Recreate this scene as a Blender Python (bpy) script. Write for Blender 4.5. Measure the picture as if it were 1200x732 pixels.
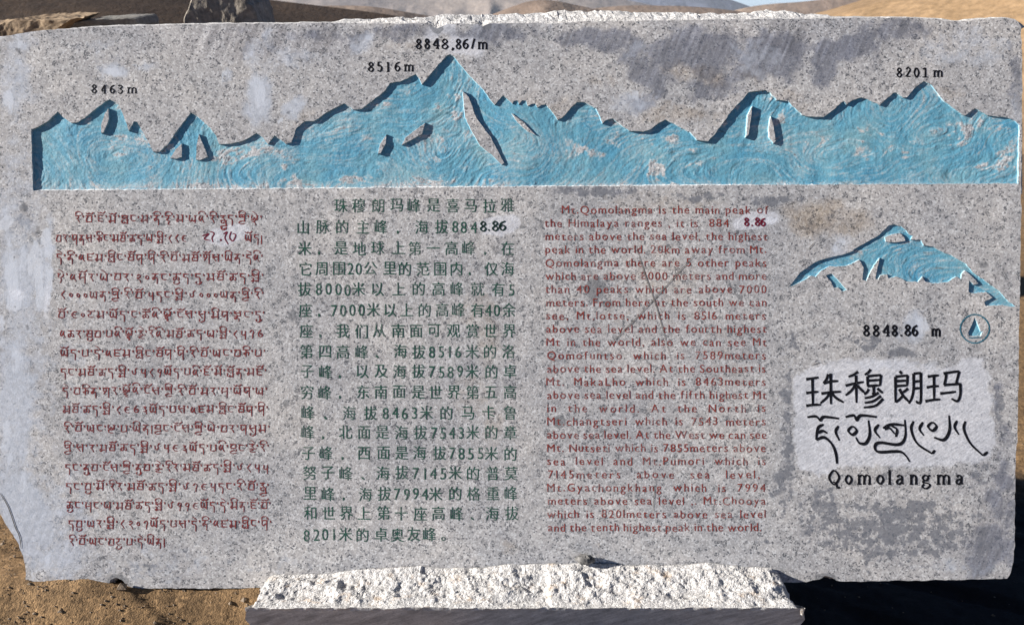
import bpy, bmesh, math, random
import numpy as np
from mathutils import Vector, Matrix
from mathutils.geometry import delaunay_2d_cdt

rng = np.random.default_rng(7)
random.seed(7)
SC = bpy.context.scene
for o in list(bpy.data.objects):
    bpy.data.objects.remove(o)
R = math.radians

# ------------------------------------------------------------------ camera
F = 1128.0                      # focal length in pixels of a 1200 px wide frame
TILT, PITCH, DIST = R(18), R(21), 2.256
FWD = np.array([0, math.cos(PITCH), -math.sin(PITCH)])
UP = np.array([0, math.sin(PITCH), math.cos(PITCH)])
SV = np.array([0, math.sin(TILT), math.cos(TILT)])      # "up" along the tablet
SN = np.array([0, -math.cos(TILT), math.sin(TILT)])     # out of the tablet


def ray(px, py):
    px, py = np.asarray(px, float), np.asarray(py, float)
    d = np.zeros(px.shape + (3,))
    d += FWD
    d[..., 0] += (px - 600) / F
    d += ((366 - py) / F)[..., None] * UP
    return d


def _uv0(px, py):               # tablet plane coordinates about its middle
    d = ray(px, py)
    o = -DIST * FWD
    s = -(o @ SN) / (d @ SN)
    p = o + s[..., None] * d
    return p[..., 0], p @ SV


V_BASE = float(_uv0(600, 690)[1])
CENTRE = np.array([0, 0, -V_BASE * math.cos(TILT)])
CENTRE[1] = -V_BASE * math.sin(TILT)                    # tablet's foot at the world origin
CAM = CENTRE - DIST * FWD


def P(px, py):                  # photograph position on the stone -> metres on the stone
    u, v = _uv0(px, py)
    return u, v - V_BASE


def on_z(px, py, z):
    d = ray(px, py)
    s = (z - CAM[2]) / d[..., 2]
    return CAM + s[..., None] * d


def on_y(px, py, y):
    d = ray(px, py)
    s = (y - CAM[1]) / d[..., 1]
    return CAM + s[..., None] * d


cam_d = bpy.data.cameras.new("camera")
cam = bpy.data.objects.new("camera", cam_d)
SC.collection.objects.link(cam)
cam.location = CAM
cam.rotation_euler = (math.pi / 2 - PITCH, 0, 0)
cam_d.sensor_width = 36
cam_d.lens = 36 * F / 1200
cam_d.clip_start = 0.05
cam_d.clip_end = 20000
cam_d.dof.use_dof = True
cam_d.dof.focus_distance = DIST
cam_d.dof.aperture_fstop = 9
SC.camera = cam

# ------------------------------------------------------------------ light
S_SLAB = np.array([-0.92, 0.31, 0.25])
S_SLAB /= np.linalg.norm(S_SLAB)
SUN = S_SLAB[0] * np.array([1, 0, 0]) + S_SLAB[1] * SV + S_SLAB[2] * SN
SUN_EL = math.asin(SUN[2])
SUN_AZ = math.atan2(SUN[0], SUN[1])
world = bpy.data.worlds.new("World")
SC.world = world
world.use_nodes = True
wn = world.node_tree
sky = wn.nodes.new("ShaderNodeTexSky")
sky.sky_type = 'NISHITA'
sky.sun_disc = False
sky.sun_elevation = SUN_EL
sky.sun_rotation = SUN_AZ
sky.altitude = 5000
sky.air_density = 0.55
sky.dust_density = 1.0
wn.links.new(sky.outputs[0], wn.nodes["Background"].inputs[0])
wn.nodes["Background"].inputs[1].default_value = 0.06
sl = bpy.data.lights.new("sun", 'SUN')
sl.energy = 5.0
sl.angle = R(0.5)
sl.color = (1.0, 0.955, 0.895)
so = bpy.data.objects.new("sun", sl)
SC.collection.objects.link(so)
so.location = (-6, -1, 6)
so.rotation_euler = Vector(SUN).to_track_quat('Z', 'Y').to_euler()
SC.view_settings.view_transform = 'Standard'
SC.view_settings.look = 'None'
SC.view_settings.gamma = 1
SC.view_settings.use_curve_mapping = False
SC.view_settings.exposure = 1.30

# ------------------------------------------------------------------ helpers


def smooth(a, b, x):
    t = np.clip((x - a) / (b - a), 0, 1)
    return t * t * (3 - 2 * t)


def vnoise(x, y, seed=0):
    x, y = np.broadcast_arrays(np.asarray(x, float), np.asarray(y, float))
    xi, yi = np.floor(x).astype(np.int64), np.floor(y).astype(np.int64)
    fx, fy = x - xi, y - yi
    fx, fy = fx * fx * fx * (fx * (fx * 6 - 15) + 10), fy * fy * fy * (fy * (fy * 6 - 15) + 10)

    def h(a, b):
        n = (a * 374761393 + b * 668265263 + seed * 974634777) & 0xffffffff
        n = ((n ^ (n >> 13)) * 1274126177) & 0xffffffff
        n = ((n ^ (n >> 15)) * 2246822519) & 0xffffffff
        return ((n ^ (n >> 16)) & 0xffffff) / float(0xffffff)
    return (h(xi, yi) * (1 - fx) + h(xi + 1, yi) * fx) * (1 - fy) + (h(xi, yi + 1) * (1 - fx) + h(xi + 1, yi + 1) * fx) * fy


def fbm(x, y, octs=4, seed=0, gain=0.5):
    s, a, t = 0, 1, 0
    for k in range(octs):
        s = s + a * (vnoise(np.asarray(x) * 2 ** k + 17.3 * k, np.asarray(y) * 2 ** k - 9.1 * k, seed + k) - 0.5)
        t += a
        a *= gain
    return 2 * s / t            # about -1 .. 1


def link(name, me, mats, parent=None, matrix=None):
    o = bpy.data.objects.new(name, me)
    SC.collection.objects.link(o)
    for m in mats:
        me.materials.append(m)
    if parent:
        o.parent = parent
    if matrix:
        o.matrix_world = matrix
    return o


def mesh(name, verts, faces, smooth_shade=False):
    me = bpy.data.meshes.new(name)
    verts = np.asarray(verts, float)
    me.from_pydata(verts.tolist(), [], faces if isinstance(faces, list) else faces.tolist())
    me.update()
    if smooth_shade:
        me.polygons.foreach_set('use_smooth', [True] * len(me.polygons))
    return me


def grid_faces(nr, nc, wrap=False):
    i = np.arange(nr - 1)[:, None]
    j = np.arange(nc if wrap else nc - 1)[None, :]
    j2 = (j + 1) % nc
    a = i * nc + j
    b = i * nc + j2
    return np.stack([a, b, b + nc, a + nc], -1).reshape(-1, 4)


def tag(o, label=None, cat=None, group=None, kind=None):
    for k, v in (('label', label), ('category', cat), ('group', group), ('kind', kind)):
        if v:
            o[k] = v
    return o


def set_attr(me, name, arr, kind='FLOAT'):
    a = me.attributes.new(name, kind if kind == 'FLOAT' else 'FLOAT_COLOR', 'POINT')
    a.data.foreach_set('value' if kind == 'FLOAT' else 'color', np.asarray(arr, np.float32).ravel())


class NT:
    """tiny node-building helper"""

    def __init__(self, name):
        self.m = bpy.data.materials.new(name)
        self.m.use_nodes = True
        self.t = self.m.node_tree
        self.b = self.t.nodes["Principled BSDF"]
        self.b.inputs['Specular IOR Level'].default_value = 0.25
        self.b.inputs['Roughness'].default_value = 0.85
        self._c = None

    def n(self, typ, **kw):
        nd = self.t.nodes.new(typ)
        for k, v in kw.items():
            setattr(nd, k, v)
        return nd

    def put(self, sock, v):
        if isinstance(v, bpy.types.NodeSocket):
            self.t.links.new(v, sock)
        elif isinstance(v, (tuple, list)) and len(v) == 3 and sock.type == 'RGBA':
            sock.default_value = (*v, 1)
        else:
            sock.default_value = v

    def co(self):
        if self._c is None:
            self._c = self.n('ShaderNodeTexCoord').outputs['Object']
        return self._c

    def mapped(self, scale=(1, 1, 1), rot=(0, 0, 0), loc=(0, 0, 0), src=None):
        if any(rot):                                    # turn first, then stretch
            t = self.n('ShaderNodeMapping')
            self.put(t.inputs['Vector'], src or self.co())
            t.inputs['Rotation'].default_value = rot
            src, rot = t.outputs[0], (0, 0, 0)
        m = self.n('ShaderNodeMapping')
        self.put(m.inputs['Vector'], src or self.co())
        m.inputs['Scale'].default_value = scale
        m.inputs['Rotation'].default_value = rot
        m.inputs['Location'].default_value = loc
        return m.outputs[0]

    def noise(self, scale, detail=3, rough=0.5, vec=None, dist=0, out='Fac'):
        x = self.n('ShaderNodeTexNoise')
        self.put(x.inputs['Vector'], vec or self.co())
        x.inputs['Scale'].default_value = scale
        x.inputs['Detail'].default_value = detail
        x.inputs['Roughness'].default_value = rough
        x.inputs['Distortion'].default_value = dist
        return x.outputs[out]

    def voro(self, scale, vec=None, out='Color', feature='F1'):
        x = self.n('ShaderNodeTexVoronoi', feature=feature)
        self.put(x.inputs['Vector'], vec or self.co())
        x.inputs['Scale'].default_value = scale
        return x.outputs[out]

    def math(self, op, a, b=0.0, c=0.0, clamp=False):
        x = self.n('ShaderNodeMath', operation=op, use_clamp=clamp)
        for i, v in enumerate((a, b, c)):
            self.put(x.inputs[i], v)
        return x.outputs[0]

    def ramp(self, fac, stops, interp='LINEAR'):
        x = self.n('ShaderNodeValToRGB')
        x.color_ramp.interpolation = interp
        e = x.color_ramp.elements
        while len(e) < len(stops):
            e.new(0.5)
        for el, (p, c) in zip(e, stops):
            el.position = p
            el.color = (c, c, c, 1) if isinstance(c, (int, float)) else (*c, 1)
        self.put(x.inputs[0], fac)
        return x.outputs[0]

    def mix(self, fac, a, b, blend='MIX'):
        x = self.n('ShaderNodeMix', data_type='RGBA', blend_type=blend)
        self.put(x.inputs[0], fac)
        self.put(x.inputs[6], a)
        self.put(x.inputs[7], b)
        return x.outputs[2]

    def sep(self, col):
        x = self.n('ShaderNodeSeparateColor')
        self.put(x.inputs[0], col)
        return x.outputs

    def attr(self, name, out='Color'):
        x = self.n('ShaderNodeAttribute', attribute_name=name)
        return x.outputs[out]

    def bump(self, h, strength=0.5, dist=0.002, prev=None):
        x = self.n('ShaderNodeBump')
        x.inputs['Strength'].default_value = strength
        x.inputs['Distance'].default_value = dist
        self.put(x.inputs['Height'], h)
        if prev:
            self.put(x.inputs['Normal'], prev)
        return x.outputs[0]

    def done(self, col, normal=None, rough=None):
        self.put(self.b.inputs['Base Color'], col)
        if normal:
            self.put(self.b.inputs['Normal'], normal)
        if rough is not None:
            self.put(self.b.inputs['Roughness'], rough)
        return self.m


# ------------------------------------------------------------------ materials
def granite(nt, gain=1.0):
    """speckled grey granite: colour socket, grain value socket"""
    warp = nt.noise(160, 2, vec=None, out='Color')
    wv = nt.n('ShaderNodeVectorMath', operation='MULTIPLY_ADD')
    nt.put(wv.inputs[0], warp)
    wv.inputs[1].default_value = (0.005, 0.005, 0.005)
    nt.put(wv.inputs[2], nt.co())
    v = wv.outputs[0]
    r1 = nt.sep(nt.voro(285, v))[0]
    g = gain
    c1 = nt.ramp(r1, [(0.0, (0.10 * g, 0.10 * g, 0.11 * g)), (0.055, (0.16 * g, 0.16 * g, 0.165 * g)), (0.10, (0.30 * g, 0.288 * g, 0.282 * g)),
                      (0.5, (0.375 * g, 0.358 * g, 0.348 * g)), (0.75, (0.43 * g, 0.413 * g, 0.402 * g)), (1.0, (0.55 * g, 0.54 * g, 0.53 * g))])
    r2 = nt.sep(nt.voro(105, v))[1]
    big = nt.ramp(r2, [(0.0, 1.0), (0.075, 1.0), (0.10, 0.0)])
    bigd = nt.math('MULTIPLY', big, nt.ramp(nt.noise(300, 2), [(0.4, 0.0), (0.58, 0.8)]))
    c2 = nt.mix(bigd, c1, (0.07 * g, 0.075 * g, 0.085 * g))
    fine = nt.noise(520, 2)
    c3 = nt.mix(1.0, c2, nt.ramp(fine, [(0.3, 0.88), (0.7, 1.12)]), 'MULTIPLY')
    mott = nt.noise(24, 4, 0.65)
    c3 = nt.mix(1.0, c3, nt.ramp(mott, [(0.30, (0.80, 0.81, 0.83)), (0.5, 1.0), (0.72, (1.13, 1.12, 1.11))]), 'MULTIPLY')
    cloud = nt.noise(4.2, 4, 0.55)
    c4 = nt.mix(1.0, c3, nt.ramp(cloud, [(0.30, (0.80, 0.83, 0.88)), (0.5, (0.97, 0.985, 1.005)), (0.7, (1.12, 1.11, 1.09))]), 'MULTIPLY')
    return c4, fine


def edge_mask(nt, m, amt=0.7, nscale=38, lo=0.36, hi=0.64, detail=5):
    nz = nt.noise(nscale, detail, 0.65)
    s = nt.math('MULTIPLY_ADD', nt.math('SUBTRACT', nz, 0.5), amt, m)
    k = nt.math('MULTIPLY', nt.math('GREATER_THAN', m, 0.02), s)
    return nt.ramp(k, [(lo, 0.0), (hi, 1.0)])


def slab_colour(nt):
    col, fine = granite(nt)
    a = nt.sep(nt.attr('patch_a'))
    b = nt.sep(nt.attr('patch_b'))
    # blue-grey smooth sawn areas
    saw = nt.noise(95, 3, 0.6, nt.mapped((1, 0.09, 1), (0, 0, R(22))))
    sawc = nt.mix(1.0, nt.mix(0.74, col, (0.140, 0.148, 0.178)), nt.ramp(saw, [(0.32, 0.66), (0.68, 1.2)]), 'MULTIPLY')
    tone = nt.noise(14, 4, 0.6)
    sawc = nt.mix(1.0, sawc, nt.ramp(tone, [(0.3, (0.74, 0.75, 0.78)), (0.7, (1.10, 1.12, 1.17))]), 'MULTIPLY')
    col = nt.mix(nt.math('MULTIPLY', edge_mask(nt, nt.math('MULTIPLY', a[0], 0.68), 1.5, 17, 0.36, 0.62, 7), 0.92), col, sawc)
    # wet-looking grey mottling that follows the rough grain
    c = nt.sep(nt.attr('patch_c'))
    mo = edge_mask(nt, c[1], 1.7, 42, 0.44, 0.58, 7)
    col = nt.mix(nt.math('MULTIPLY', mo, 0.92), col, nt.mix(0.80, col, (0.112, 0.120, 0.142)))
    # chalky bluish bloom
    fr = nt.math('MULTIPLY', edge_mask(nt, a[1], 1.5, 34, 0.30, 0.78, 7), 0.72)
    col = nt.mix(fr, col, nt.mix(1.0, (0.425, 0.46, 0.525), nt.ramp(nt.noise(75, 4, 0.65), [(0.3, 0.82), (0.7, 1.16)]), 'MULTIPLY'))
    # pale drips run down the face
    dn = nt.noise(70, 6, 0.7, nt.mapped((1, 0.35, 1)))
    dr = nt.ramp(nt.math('MULTIPLY', nt.math('GREATER_THAN', c[0], 0.02), nt.math('MULTIPLY_ADD', nt.math('SUBTRACT', dn, 0.5), 1.2, c[0])), [(0.40, 0.0), (0.56, 0.85)])
    col = nt.mix(dr, col, nt.mix(0.25, (0.53, 0.56, 0.615), col))
    # rust-brown dirt
    br = nt.math('MULTIPLY', edge_mask(nt, a[2], 0.9, 45, 0.25, 0.85), 0.8)
    col = nt.mix(br, col, nt.mix(1.0, col, (0.80, 0.66, 0.50), 'MULTIPLY'))
    # ground-down white areas under the repainted figures
    wh = edge_mask(nt, b[0], 1.5, 26, 0.34, 0.58, 8)
    scr = nt.noise(150, 3, 0.6, nt.mapped((0.35, 1.6, 1), (0, 0, R(-35))))
    whc = nt.mix(0.46, nt.ramp(scr, [(0.34, (0.45, 0.46, 0.505)), (0.66, (0.80, 0.815, 0.87))]), col)
    col = nt.mix(nt.math('MULTIPLY', wh, 0.9), col, whc)
    # dark bruises and chips
    dk = nt.math('MULTIPLY', edge_mask(nt, b[1], 0.7, 70, 0.40, 0.58), 0.8)
    col = nt.mix(dk, col, nt.mix(0.75, col, (0.10, 0.105, 0.115)))
    # strokes of the saw
    st = nt.noise(75, 2, 0.5, nt.mapped((1, 0.035, 1), (0, 0, R(24))))
    stc = nt.mix(1.0, col, nt.ramp(st, [(0.38, (0.70, 0.70, 0.72)), (0.62, (1.16, 1.16, 1.17))]), 'MULTIPLY')
    col = nt.mix(b[2], col, stc)
    return col, fine


def mat_slab():
    nt = NT('carved_granite')
    col, fine = slab_colour(nt)
    h = nt.math('ADD', nt.noise(260, 3, 0.6), nt.math('MULTIPLY', nt.noise(60, 3), 0.6))
    return nt.done(col, nt.bump(h, 0.28, 0.0016), 0.8)


def mat_rough(name, gain, bump=0.8, rust=0.0):
    nt = NT(name)
    col, fine = granite(nt, gain)
    col = nt.mix(0.45, col, (0.66 * gain, 0.635 * gain, 0.60 * gain))
    spk = nt.ramp(nt.noise(190, 3, 0.6), [(0.34, 0.42), (0.43, 1.0)])
    col = nt.mix(1.0, col, spk, 'MULTIPLY')
    crack = nt.noise(42, 5, 0.7, dist=0.5)
    col = nt.mix(1.0, col, nt.ramp(crack, [(0.30, 0.30), (0.39, 0.80), (0.6, 1.0)]), 'MULTIPLY')
    if rust:
        rm = nt.ramp(nt.noise(22, 5, 0.7), [(0.56, 0.0), (0.70, rust)])
        col = nt.mix(rm, col, (0.40, 0.25, 0.12))
    h = nt.math('ADD', nt.noise(70, 6, 0.72), nt.math('MULTIPLY', nt.noise(230, 3), 0.4))
    return nt.done(col, nt.bump(h, bump, 0.008), 0.9)


def mat_sawn():
    nt = NT('sawn_granite')
    col, fine = granite(nt, 1.0)
    saw = nt.noise(60, 4, 0.6, nt.mapped((1, 1, 0.12), (0, R(-58), 0)))
    col = nt.mix(1.0, nt.mix(0.55, col, (0.74, 0.73, 0.71)), nt.ramp(saw, [(0.3, 0.62), (0.7, 1.25)]), 'MULTIPLY')
    return nt.done(col, nt.bump(saw, 0.3, 0.002), 0.85)


def mat_blue(name, pale=0.0):
    nt = NT(name)
    w = nt.sep(nt.attr('wear'))
    hue = nt.noise(9, 4, 0.6)
    blue = nt.ramp(hue, [(0.28, (0.062, 0.240, 0.368)), (0.5, (0.11, 0.297, 0.395)), (0.72, (0.175, 0.335, 0.38))])
    fine = nt.noise(330, 3, 0.6)
    blue = nt.mix(1.0, blue, nt.ramp(fine, [(0.3, 0.86), (0.7, 1.14)]), 'MULTIPLY')
    gran, _ = granite(nt, 1.15 if not pale else 1.6)
    k = nt.math('ADD', w[0], nt.math('MULTIPLY', nt.math('SUBTRACT', nt.noise(170, 5, 0.75), 0.5), 1.15))
    wear = nt.ramp(k, [(0.60, 0.0), (0.82, 0.92)])
    light = nt.ramp(k, [(0.30, 0.0), (0.62, 0.62)])
    col = nt.mix(light, blue, (0.33, 0.445, 0.48))
    col = nt.mix(wear, col, gran)
    grime = nt.ramp(w[1], [(0.55, 0.0), (1.0, 0.55)])
    col = nt.mix(grime, col, (0.035, 0.075, 0.09))
    if pale:
        col = nt.mix(pale, col, (0.42, 0.50, 0.52))
    return nt.done(col, nt.bump(nt.noise(210, 4, 0.65), 0.4, 0.002), 0.6)


def mat_paint(name, colour, worn, rub=0.0):
    """lettering paint, worn back to the granite in places"""
    nt = NT(name)
    gran, _ = granite(nt, 0.95)
    col = nt.mix(1.0, colour, nt.ramp(nt.noise(120, 3), [(0.3, 0.75), (0.7, 1.3)]), 'MULTIPLY')
    k = nt.math('ADD', nt.noise(330, 3, 0.6), nt.math('MULTIPLY', nt.math('SUBTRACT', nt.noise(17, 4, 0.6), 0.5), rub))
    nt.b.inputs['Specular IOR Level'].default_value = 0.08
    m = nt.ramp(k, [(0.60 - worn * 0.30, 0.0), (0.76 - worn * 0.30, 0.30 + 0.6 * worn)])
    return nt.done(nt.mix(m, col, gran), None, 0.65)


def mat_dirt():
    nt = NT('sandy_soil')
    big = nt.noise(2.2, 5, 0.6)
    base = nt.ramp(big, [(0.3, (0.145, 0.090, 0.044)), (0.5, (0.19, 0.118, 0.058)), (0.72, (0.23, 0.146, 0.075))])
    gr = nt.sep(nt.voro(150))
    base = nt.mix(1.0, base, nt.ramp(gr[0], [(0.0, 0.55), (0.25, 0.9), (0.8, 1.08), (1.0, 1.5)]), 'MULTIPLY')
    base = nt.mix(1.0, base, nt.ramp(nt.noise(26, 5, 0.65), [(0.3, 0.66), (0.7, 1.22)]), 'MULTIPLY')
    pit_shade = nt.sep(nt.attr('pit_shade'))[0]
    base = nt.mix(pit_shade, base, (0.014, 0.013, 0.013))  # shade under the tablet painted into the soil colour as near black
    h = nt.math('ADD', nt.noise(60, 6, 0.7), nt.math('MULTIPLY', nt.noise(240, 3), 0.4))
    return nt.done(base, nt.bump(h, 0.75, 0.009), 0.95)


def mat_hill(name, a, b, c, sc, streak=(1, 1, 1), bump=0.5, bdist=1.0):
    nt = NT(name)
    x = nt.noise(sc, 6, 0.62, nt.mapped(streak))
    y = nt.noise(sc * 7, 4, 0.6, nt.mapped(streak))
    col = nt.ramp(x, [(0.3, a), (0.5, b), (0.7, c)])
    col = nt.mix(1.0, col, nt.ramp(y, [(0.3, 0.72), (0.7, 1.25)]), 'MULTIPLY')
    return nt.done(col, nt.bump(nt.noise(sc * 4, 6, 0.65), bump, bdist), 0.95)


def mat_stone(name, a, b, sc=9, sheen=0.85):
    nt = NT(name)
    x = nt.noise(sc, 6, 0.65, nt.mapped((1, 1, 1.3)))
    col = nt.ramp(x, [(0.32, a), (0.68, b)])
    col = nt.mix(1.0, col, nt.ramp(nt.noise(70, 4, 0.6), [(0.3, 0.7), (0.7, 1.25)]), 'MULTIPLY')
    return nt.done(col, nt.bump(nt.noise(30, 6, 0.7), 0.6, 0.007), sheen)


def mat_flat(name, colour, rough=0.8):
    nt = NT(name)
    col = nt.mix(1.0, colour, nt.ramp(nt.noise(180, 3), [(0.3, 0.8), (0.7, 1.2)]), 'MULTIPLY')
    return nt.done(col, None, rough)


M_SLAB = mat_slab()
M_EDGE = mat_rough('broken_granite', 1.15)
M_BASE = mat_rough('hewn_granite', 1.2, 0.9, 0.6)
M_SAWN = mat_sawn()
M_BLUE = mat_blue('blue_paint')
M_WALL = mat_blue('blue_paint_chipped', 0.12)
M_BLACK = mat_paint('black_paint', (0.006, 0.0065, 0.009), 0.0)
M_RED = mat_paint('dark_red_paint', (0.165, 0.028, 0.026), 0.20, 0.6)
M_MAROON = mat_paint('worn_red_paint', (0.205, 0.040, 0.030), 0.25, 0.9)
M_FRESHRED = mat_paint('crimson_paint', (0.13, 0.008, 0.022), 0.05)
M_GREEN = mat_paint('green_paint', (0.020, 0.072, 0.050), 0.26, 0.5)
M_DKGREEN = mat_paint('dark_green_paint', (0.008, 0.024, 0.020), 0.05)
M_TEAL = mat_paint('teal_paint', (0.02, 0.115, 0.165), 0.2)
M_CRACK = mat_flat('crack_dirt', (0.07, 0.065, 0.06))
M_SCR = mat_flat('scratch_dirt', (0.15, 0.135, 0.12))
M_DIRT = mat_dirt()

# ------------------------------------------------------------------ ground


def ground_z(x, y):
    z = -0.25 * np.maximum(smooth(-0.35, 0.80, x), 0.10 * smooth(-1.05, -0.62, x))
    z = z - 0.075 * smooth(0.015, -0.22, y)
    z = z + 0.007 * fbm(x * 2.1, y * 2.1, 4, 11) + 0.007 * fbm(x * 9, y * 9, 4, 12) + 0.004 * fbm(x * 40, y * 40, 3, 13)
    # wheel rut and scuffed furrows
    z = z - 0.012 * smooth(0.35, 0.75, vnoise((x * 0.5 + y) * 16, (x - y * 0.5) * 3, 14))
    z = z + 0.026 * np.exp(-((y - 0.005) / 0.05) ** 2) * (1 - smooth(-0.62, -0.5, x))
    near = np.exp(-((x + 1.55) / 1.05) ** 2 - ((y - 2.6) / 0.75) ** 2)
    z = z + 0.99 * near + 0.08 * near * fbm(x * 3, y * 3, 4, 15)
    far = np.clip(y - 5.5, 0, None)
    z = z - 0.20 * np.minimum(far, 2600) + np.minimum(far, 30) / 30 * 1.2 * fbm(x * 0.05, y * 0.05, 4, 16)
    side = np.clip(np.abs(x) - 9, 0, None)
    z = z - 0.03 * np.minimum(side, 900)
    return z


def spread(lo, hi, step, far, grow=1.13):
    a = list(np.arange(lo, hi, step))
    up, s = [hi], step
    while up[-1] < far:
        s *= grow
        up.append(up[-1] + s)
    dn, s = [lo], step
    while dn[-1] > -far:
        s *= grow
        dn.append(dn[-1] - s)
    return np.array(dn[:0:-1] + a + up)


gx = spread(-1.75, 1.75, 0.0095, 9000)
gy = spread(-0.75, 1.35, 0.0095, 9000)
GX, GY = np.meshgrid(gx, gy)
GZ = ground_z(GX, GY)
gm = mesh('ground', np.stack([GX, GY, GZ], -1).reshape(-1, 3), grid_faces(len(gy), len(gx)), True)
pit_shade = smooth(-0.02, 0.10, GY) * smooth(0.62, 0.84, GX + 0.06 * fbm(GX * 5, GY * 5, 3, 18)) * (1 - smooth(0.75, 1.1, GY + 0.1 * fbm(GX * 6, GY * 6, 3, 19)))  # mask of the painted shade on the low ground under the tablet's right end
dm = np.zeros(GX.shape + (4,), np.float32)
dm[..., 0] = pit_shade
set_attr(gm, 'pit_shade', dm, 'COLOR')
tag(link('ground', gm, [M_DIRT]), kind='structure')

# loose grit on the soil
gv, gf = [], []
for k in range(4200):
    if k < 2600:
        x, y = rng.uniform(-1.5, -0.45), rng.uniform(-0.5, 0.25)
    else:
        x, y = rng.uniform(-1.8, 2.6), rng.uniform(-0.5, 3.2)
    r = 0.0019 * math.exp(rng.normal(0, 0.5))
    z = float(ground_z(x, y))
    b = len(gv)
    ax = rng.uniform(0.7, 1.4, 3)
    a0 = rng.uniform(0, 6.28)
    for dx, dy, dz in ((1, 0, 0), (0.2, 1, 0.1), (-1, 0.1, 0), (0, -1, 0.05), (0.1, 0.1, 0.8), (0, 0, -0.7)):
        qx, qy = dx * math.cos(a0) - dy * math.sin(a0), dx * math.sin(a0) + dy * math.cos(a0)
        gv.append((x + r * ax[0] * qx, y + r * ax[1] * qy, z + r * ax[2] * dz + 0.3 * r))
    for f in ((0, 1, 4), (1, 2, 4), (2, 3, 4), (3, 0, 4), (1, 0, 5), (2, 1, 5), (3, 2, 5), (0, 3, 5)):
        gf.append(tuple(b + i for i in f))
M_GRIT = mat_stone('grit_stone', (0.10, 0.07, 0.045), (0.24, 0.19, 0.14), 30)
tag(link('gravel', mesh('gravel', gv, gf), [M_GRIT]), kind='stuff')

# ------------------------------------------------------------------ hills


def hill(name, prof, dist, front, back, drop, rough, mat, seed, cols=260, rows=120, crest=0.0, fold=0.0):
    prof = np.array(prof, float)
    px = np.linspace(prof[0, 0], prof[-1, 0], cols)
    py = np.interp(px, prof[:, 0], prof[:, 1])
    k = np.hanning(33)
    k /= k.sum()
    py = np.convolve(np.pad(py, 16, 'reflect', reflect_type='odd'), k, 'valid')
    top = on_y(px, py, dist)
    xs, zs = top[:, 0], top[:, 2]
    width = xs[-1] - xs[0]
    t = np.linspace(-1, 1, rows)
    t = np.sign(t) * np.abs(t) ** 1.35
    Y = dist + np.where(t < 0, t * front, t * back)
    X, YY = np.meshgrid(xs, Y)
    sh = np.abs(t)[:, None]
    prof_t = (1 - sh) ** 1.0 * 0.55 + 0.45 * np.cos(sh * math.pi / 2) ** 2
    foot = zs.min() - drop
    Z = foot + (zs[None, :] - foot) * prof_t
    s = 6.0 / width
    amp = rough * (0.015 + 0.985 * smooth(0.0, 0.25, sh))
    Z = Z + amp * fbm(X * s * 1.6, YY * s * 1.6, 6, seed) + crest * rough * fbm(X * s * 5, YY * s * 5, 4, seed + 9)
    if fold:
        Z = Z - fold * smooth(0, 0.3, sh) * np.abs(fbm(X * s * 3, YY * s * 1.2, 4, seed + 5))
    me = mesh(name, np.stack([X, YY, Z], -1).reshape(-1, 3), grid_faces(rows, cols), True)
    return tag(link(name, me, [mat]), kind='structure')


M_H1 = mat_hill('dark_heath', (0.026, 0.0155, 0.0095), (0.040, 0.0245, 0.0155), (0.060, 0.038, 0.023), 0.35, (1, 1, 3), 0.5, 0.35)
M_H2 = mat_hill('golden_grass', (0.20, 0.13, 0.068), (0.25, 0.165, 0.090), (0.30, 0.20, 0.112), 0.25, (1, 1, 1), 0.35, 0.4)
M_H3 = mat_hill('bare_brown_slope', (0.13, 0.093, 0.070), (0.18, 0.132, 0.10), (0.24, 0.18, 0.135), 0.010, (1, 1, 1), 0.3, 12)
M_H4 = mat_hill('far_blue_slope', (0.16, 0.135, 0.125), (0.20, 0.165, 0.145), (0.26, 0.215, 0.18), 0.006, (1, 1, 1), 0.3, 20)
hill('hillside', [(-900, -150), (-300, -90), (0, -55), (150, -32), (300, -1), (360, 5), (420, 12), (490, 22), (560, 36), (660, 60), (800, 90)],
     95, 70, 80, 14, 0.8, M_H1, 21, crest=0.004)
hill('hillside', [(860, 75), (930, 40), (970, 20), (1010, 9), (1045, 0), (1110, -22), (1200, -62), (1400, -120), (2200, -200)],
     80, 55, 90, 10, 0.8, M_H2, 31, crest=0.004)
hill('hills', [(200, 10), (430, 6), (520, 22), (560, 25), (600, 7), (630, -3), (660, 2), (700, 12), (740, 16), (800, 30), (900, 60)],
     520, 330, 300, 95, 6, M_H3, 41, crest=0.01, fold=26)
hill('hills', [(560, 40), (640, 22), (700, 9), (740, 6), (800, 7), (840, 10), (880, 15), (940, 24), (1010, 40)],
     760, 260, 350, 140, 7, M_H3, 47, crest=0.01, fold=24)
hill('hills', [(760, 45), (830, 22), (870, 9), (905, 4), (935, 3), (965, -1), (1000, -4), (1060, -12), (1300, -30)],
     1050, 330, 400, 190, 9, M_H3, 53, crest=0.01, fold=30)
hill('hills', [(-200, -6), (330, -12), (430, -14), (500, -4), (560, -10), (640, -13), (700, -6), (760, 4), (815, 20)],
     2300, 900, 900, 420, 22, M_H4, 61, crest=0.02, fold=80)

M_H5 = mat_hill('distant_slate_slope', (0.045, 0.055, 0.085), (0.06, 0.07, 0.105), (0.085, 0.095, 0.13), 0.004, (1, 1, 1), 0.3, 30)
hill('hills', [(640, 10), (700, -2), (740, -8), (790, -12), (830, -7), (855, -1), (880, 8), (930, 24), (1000, 40)],
     3600, 1200, 1200, 520, 30, M_H5, 67, crest=0.004, fold=30)

# ------------------------------------------------------------------ stones behind


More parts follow.
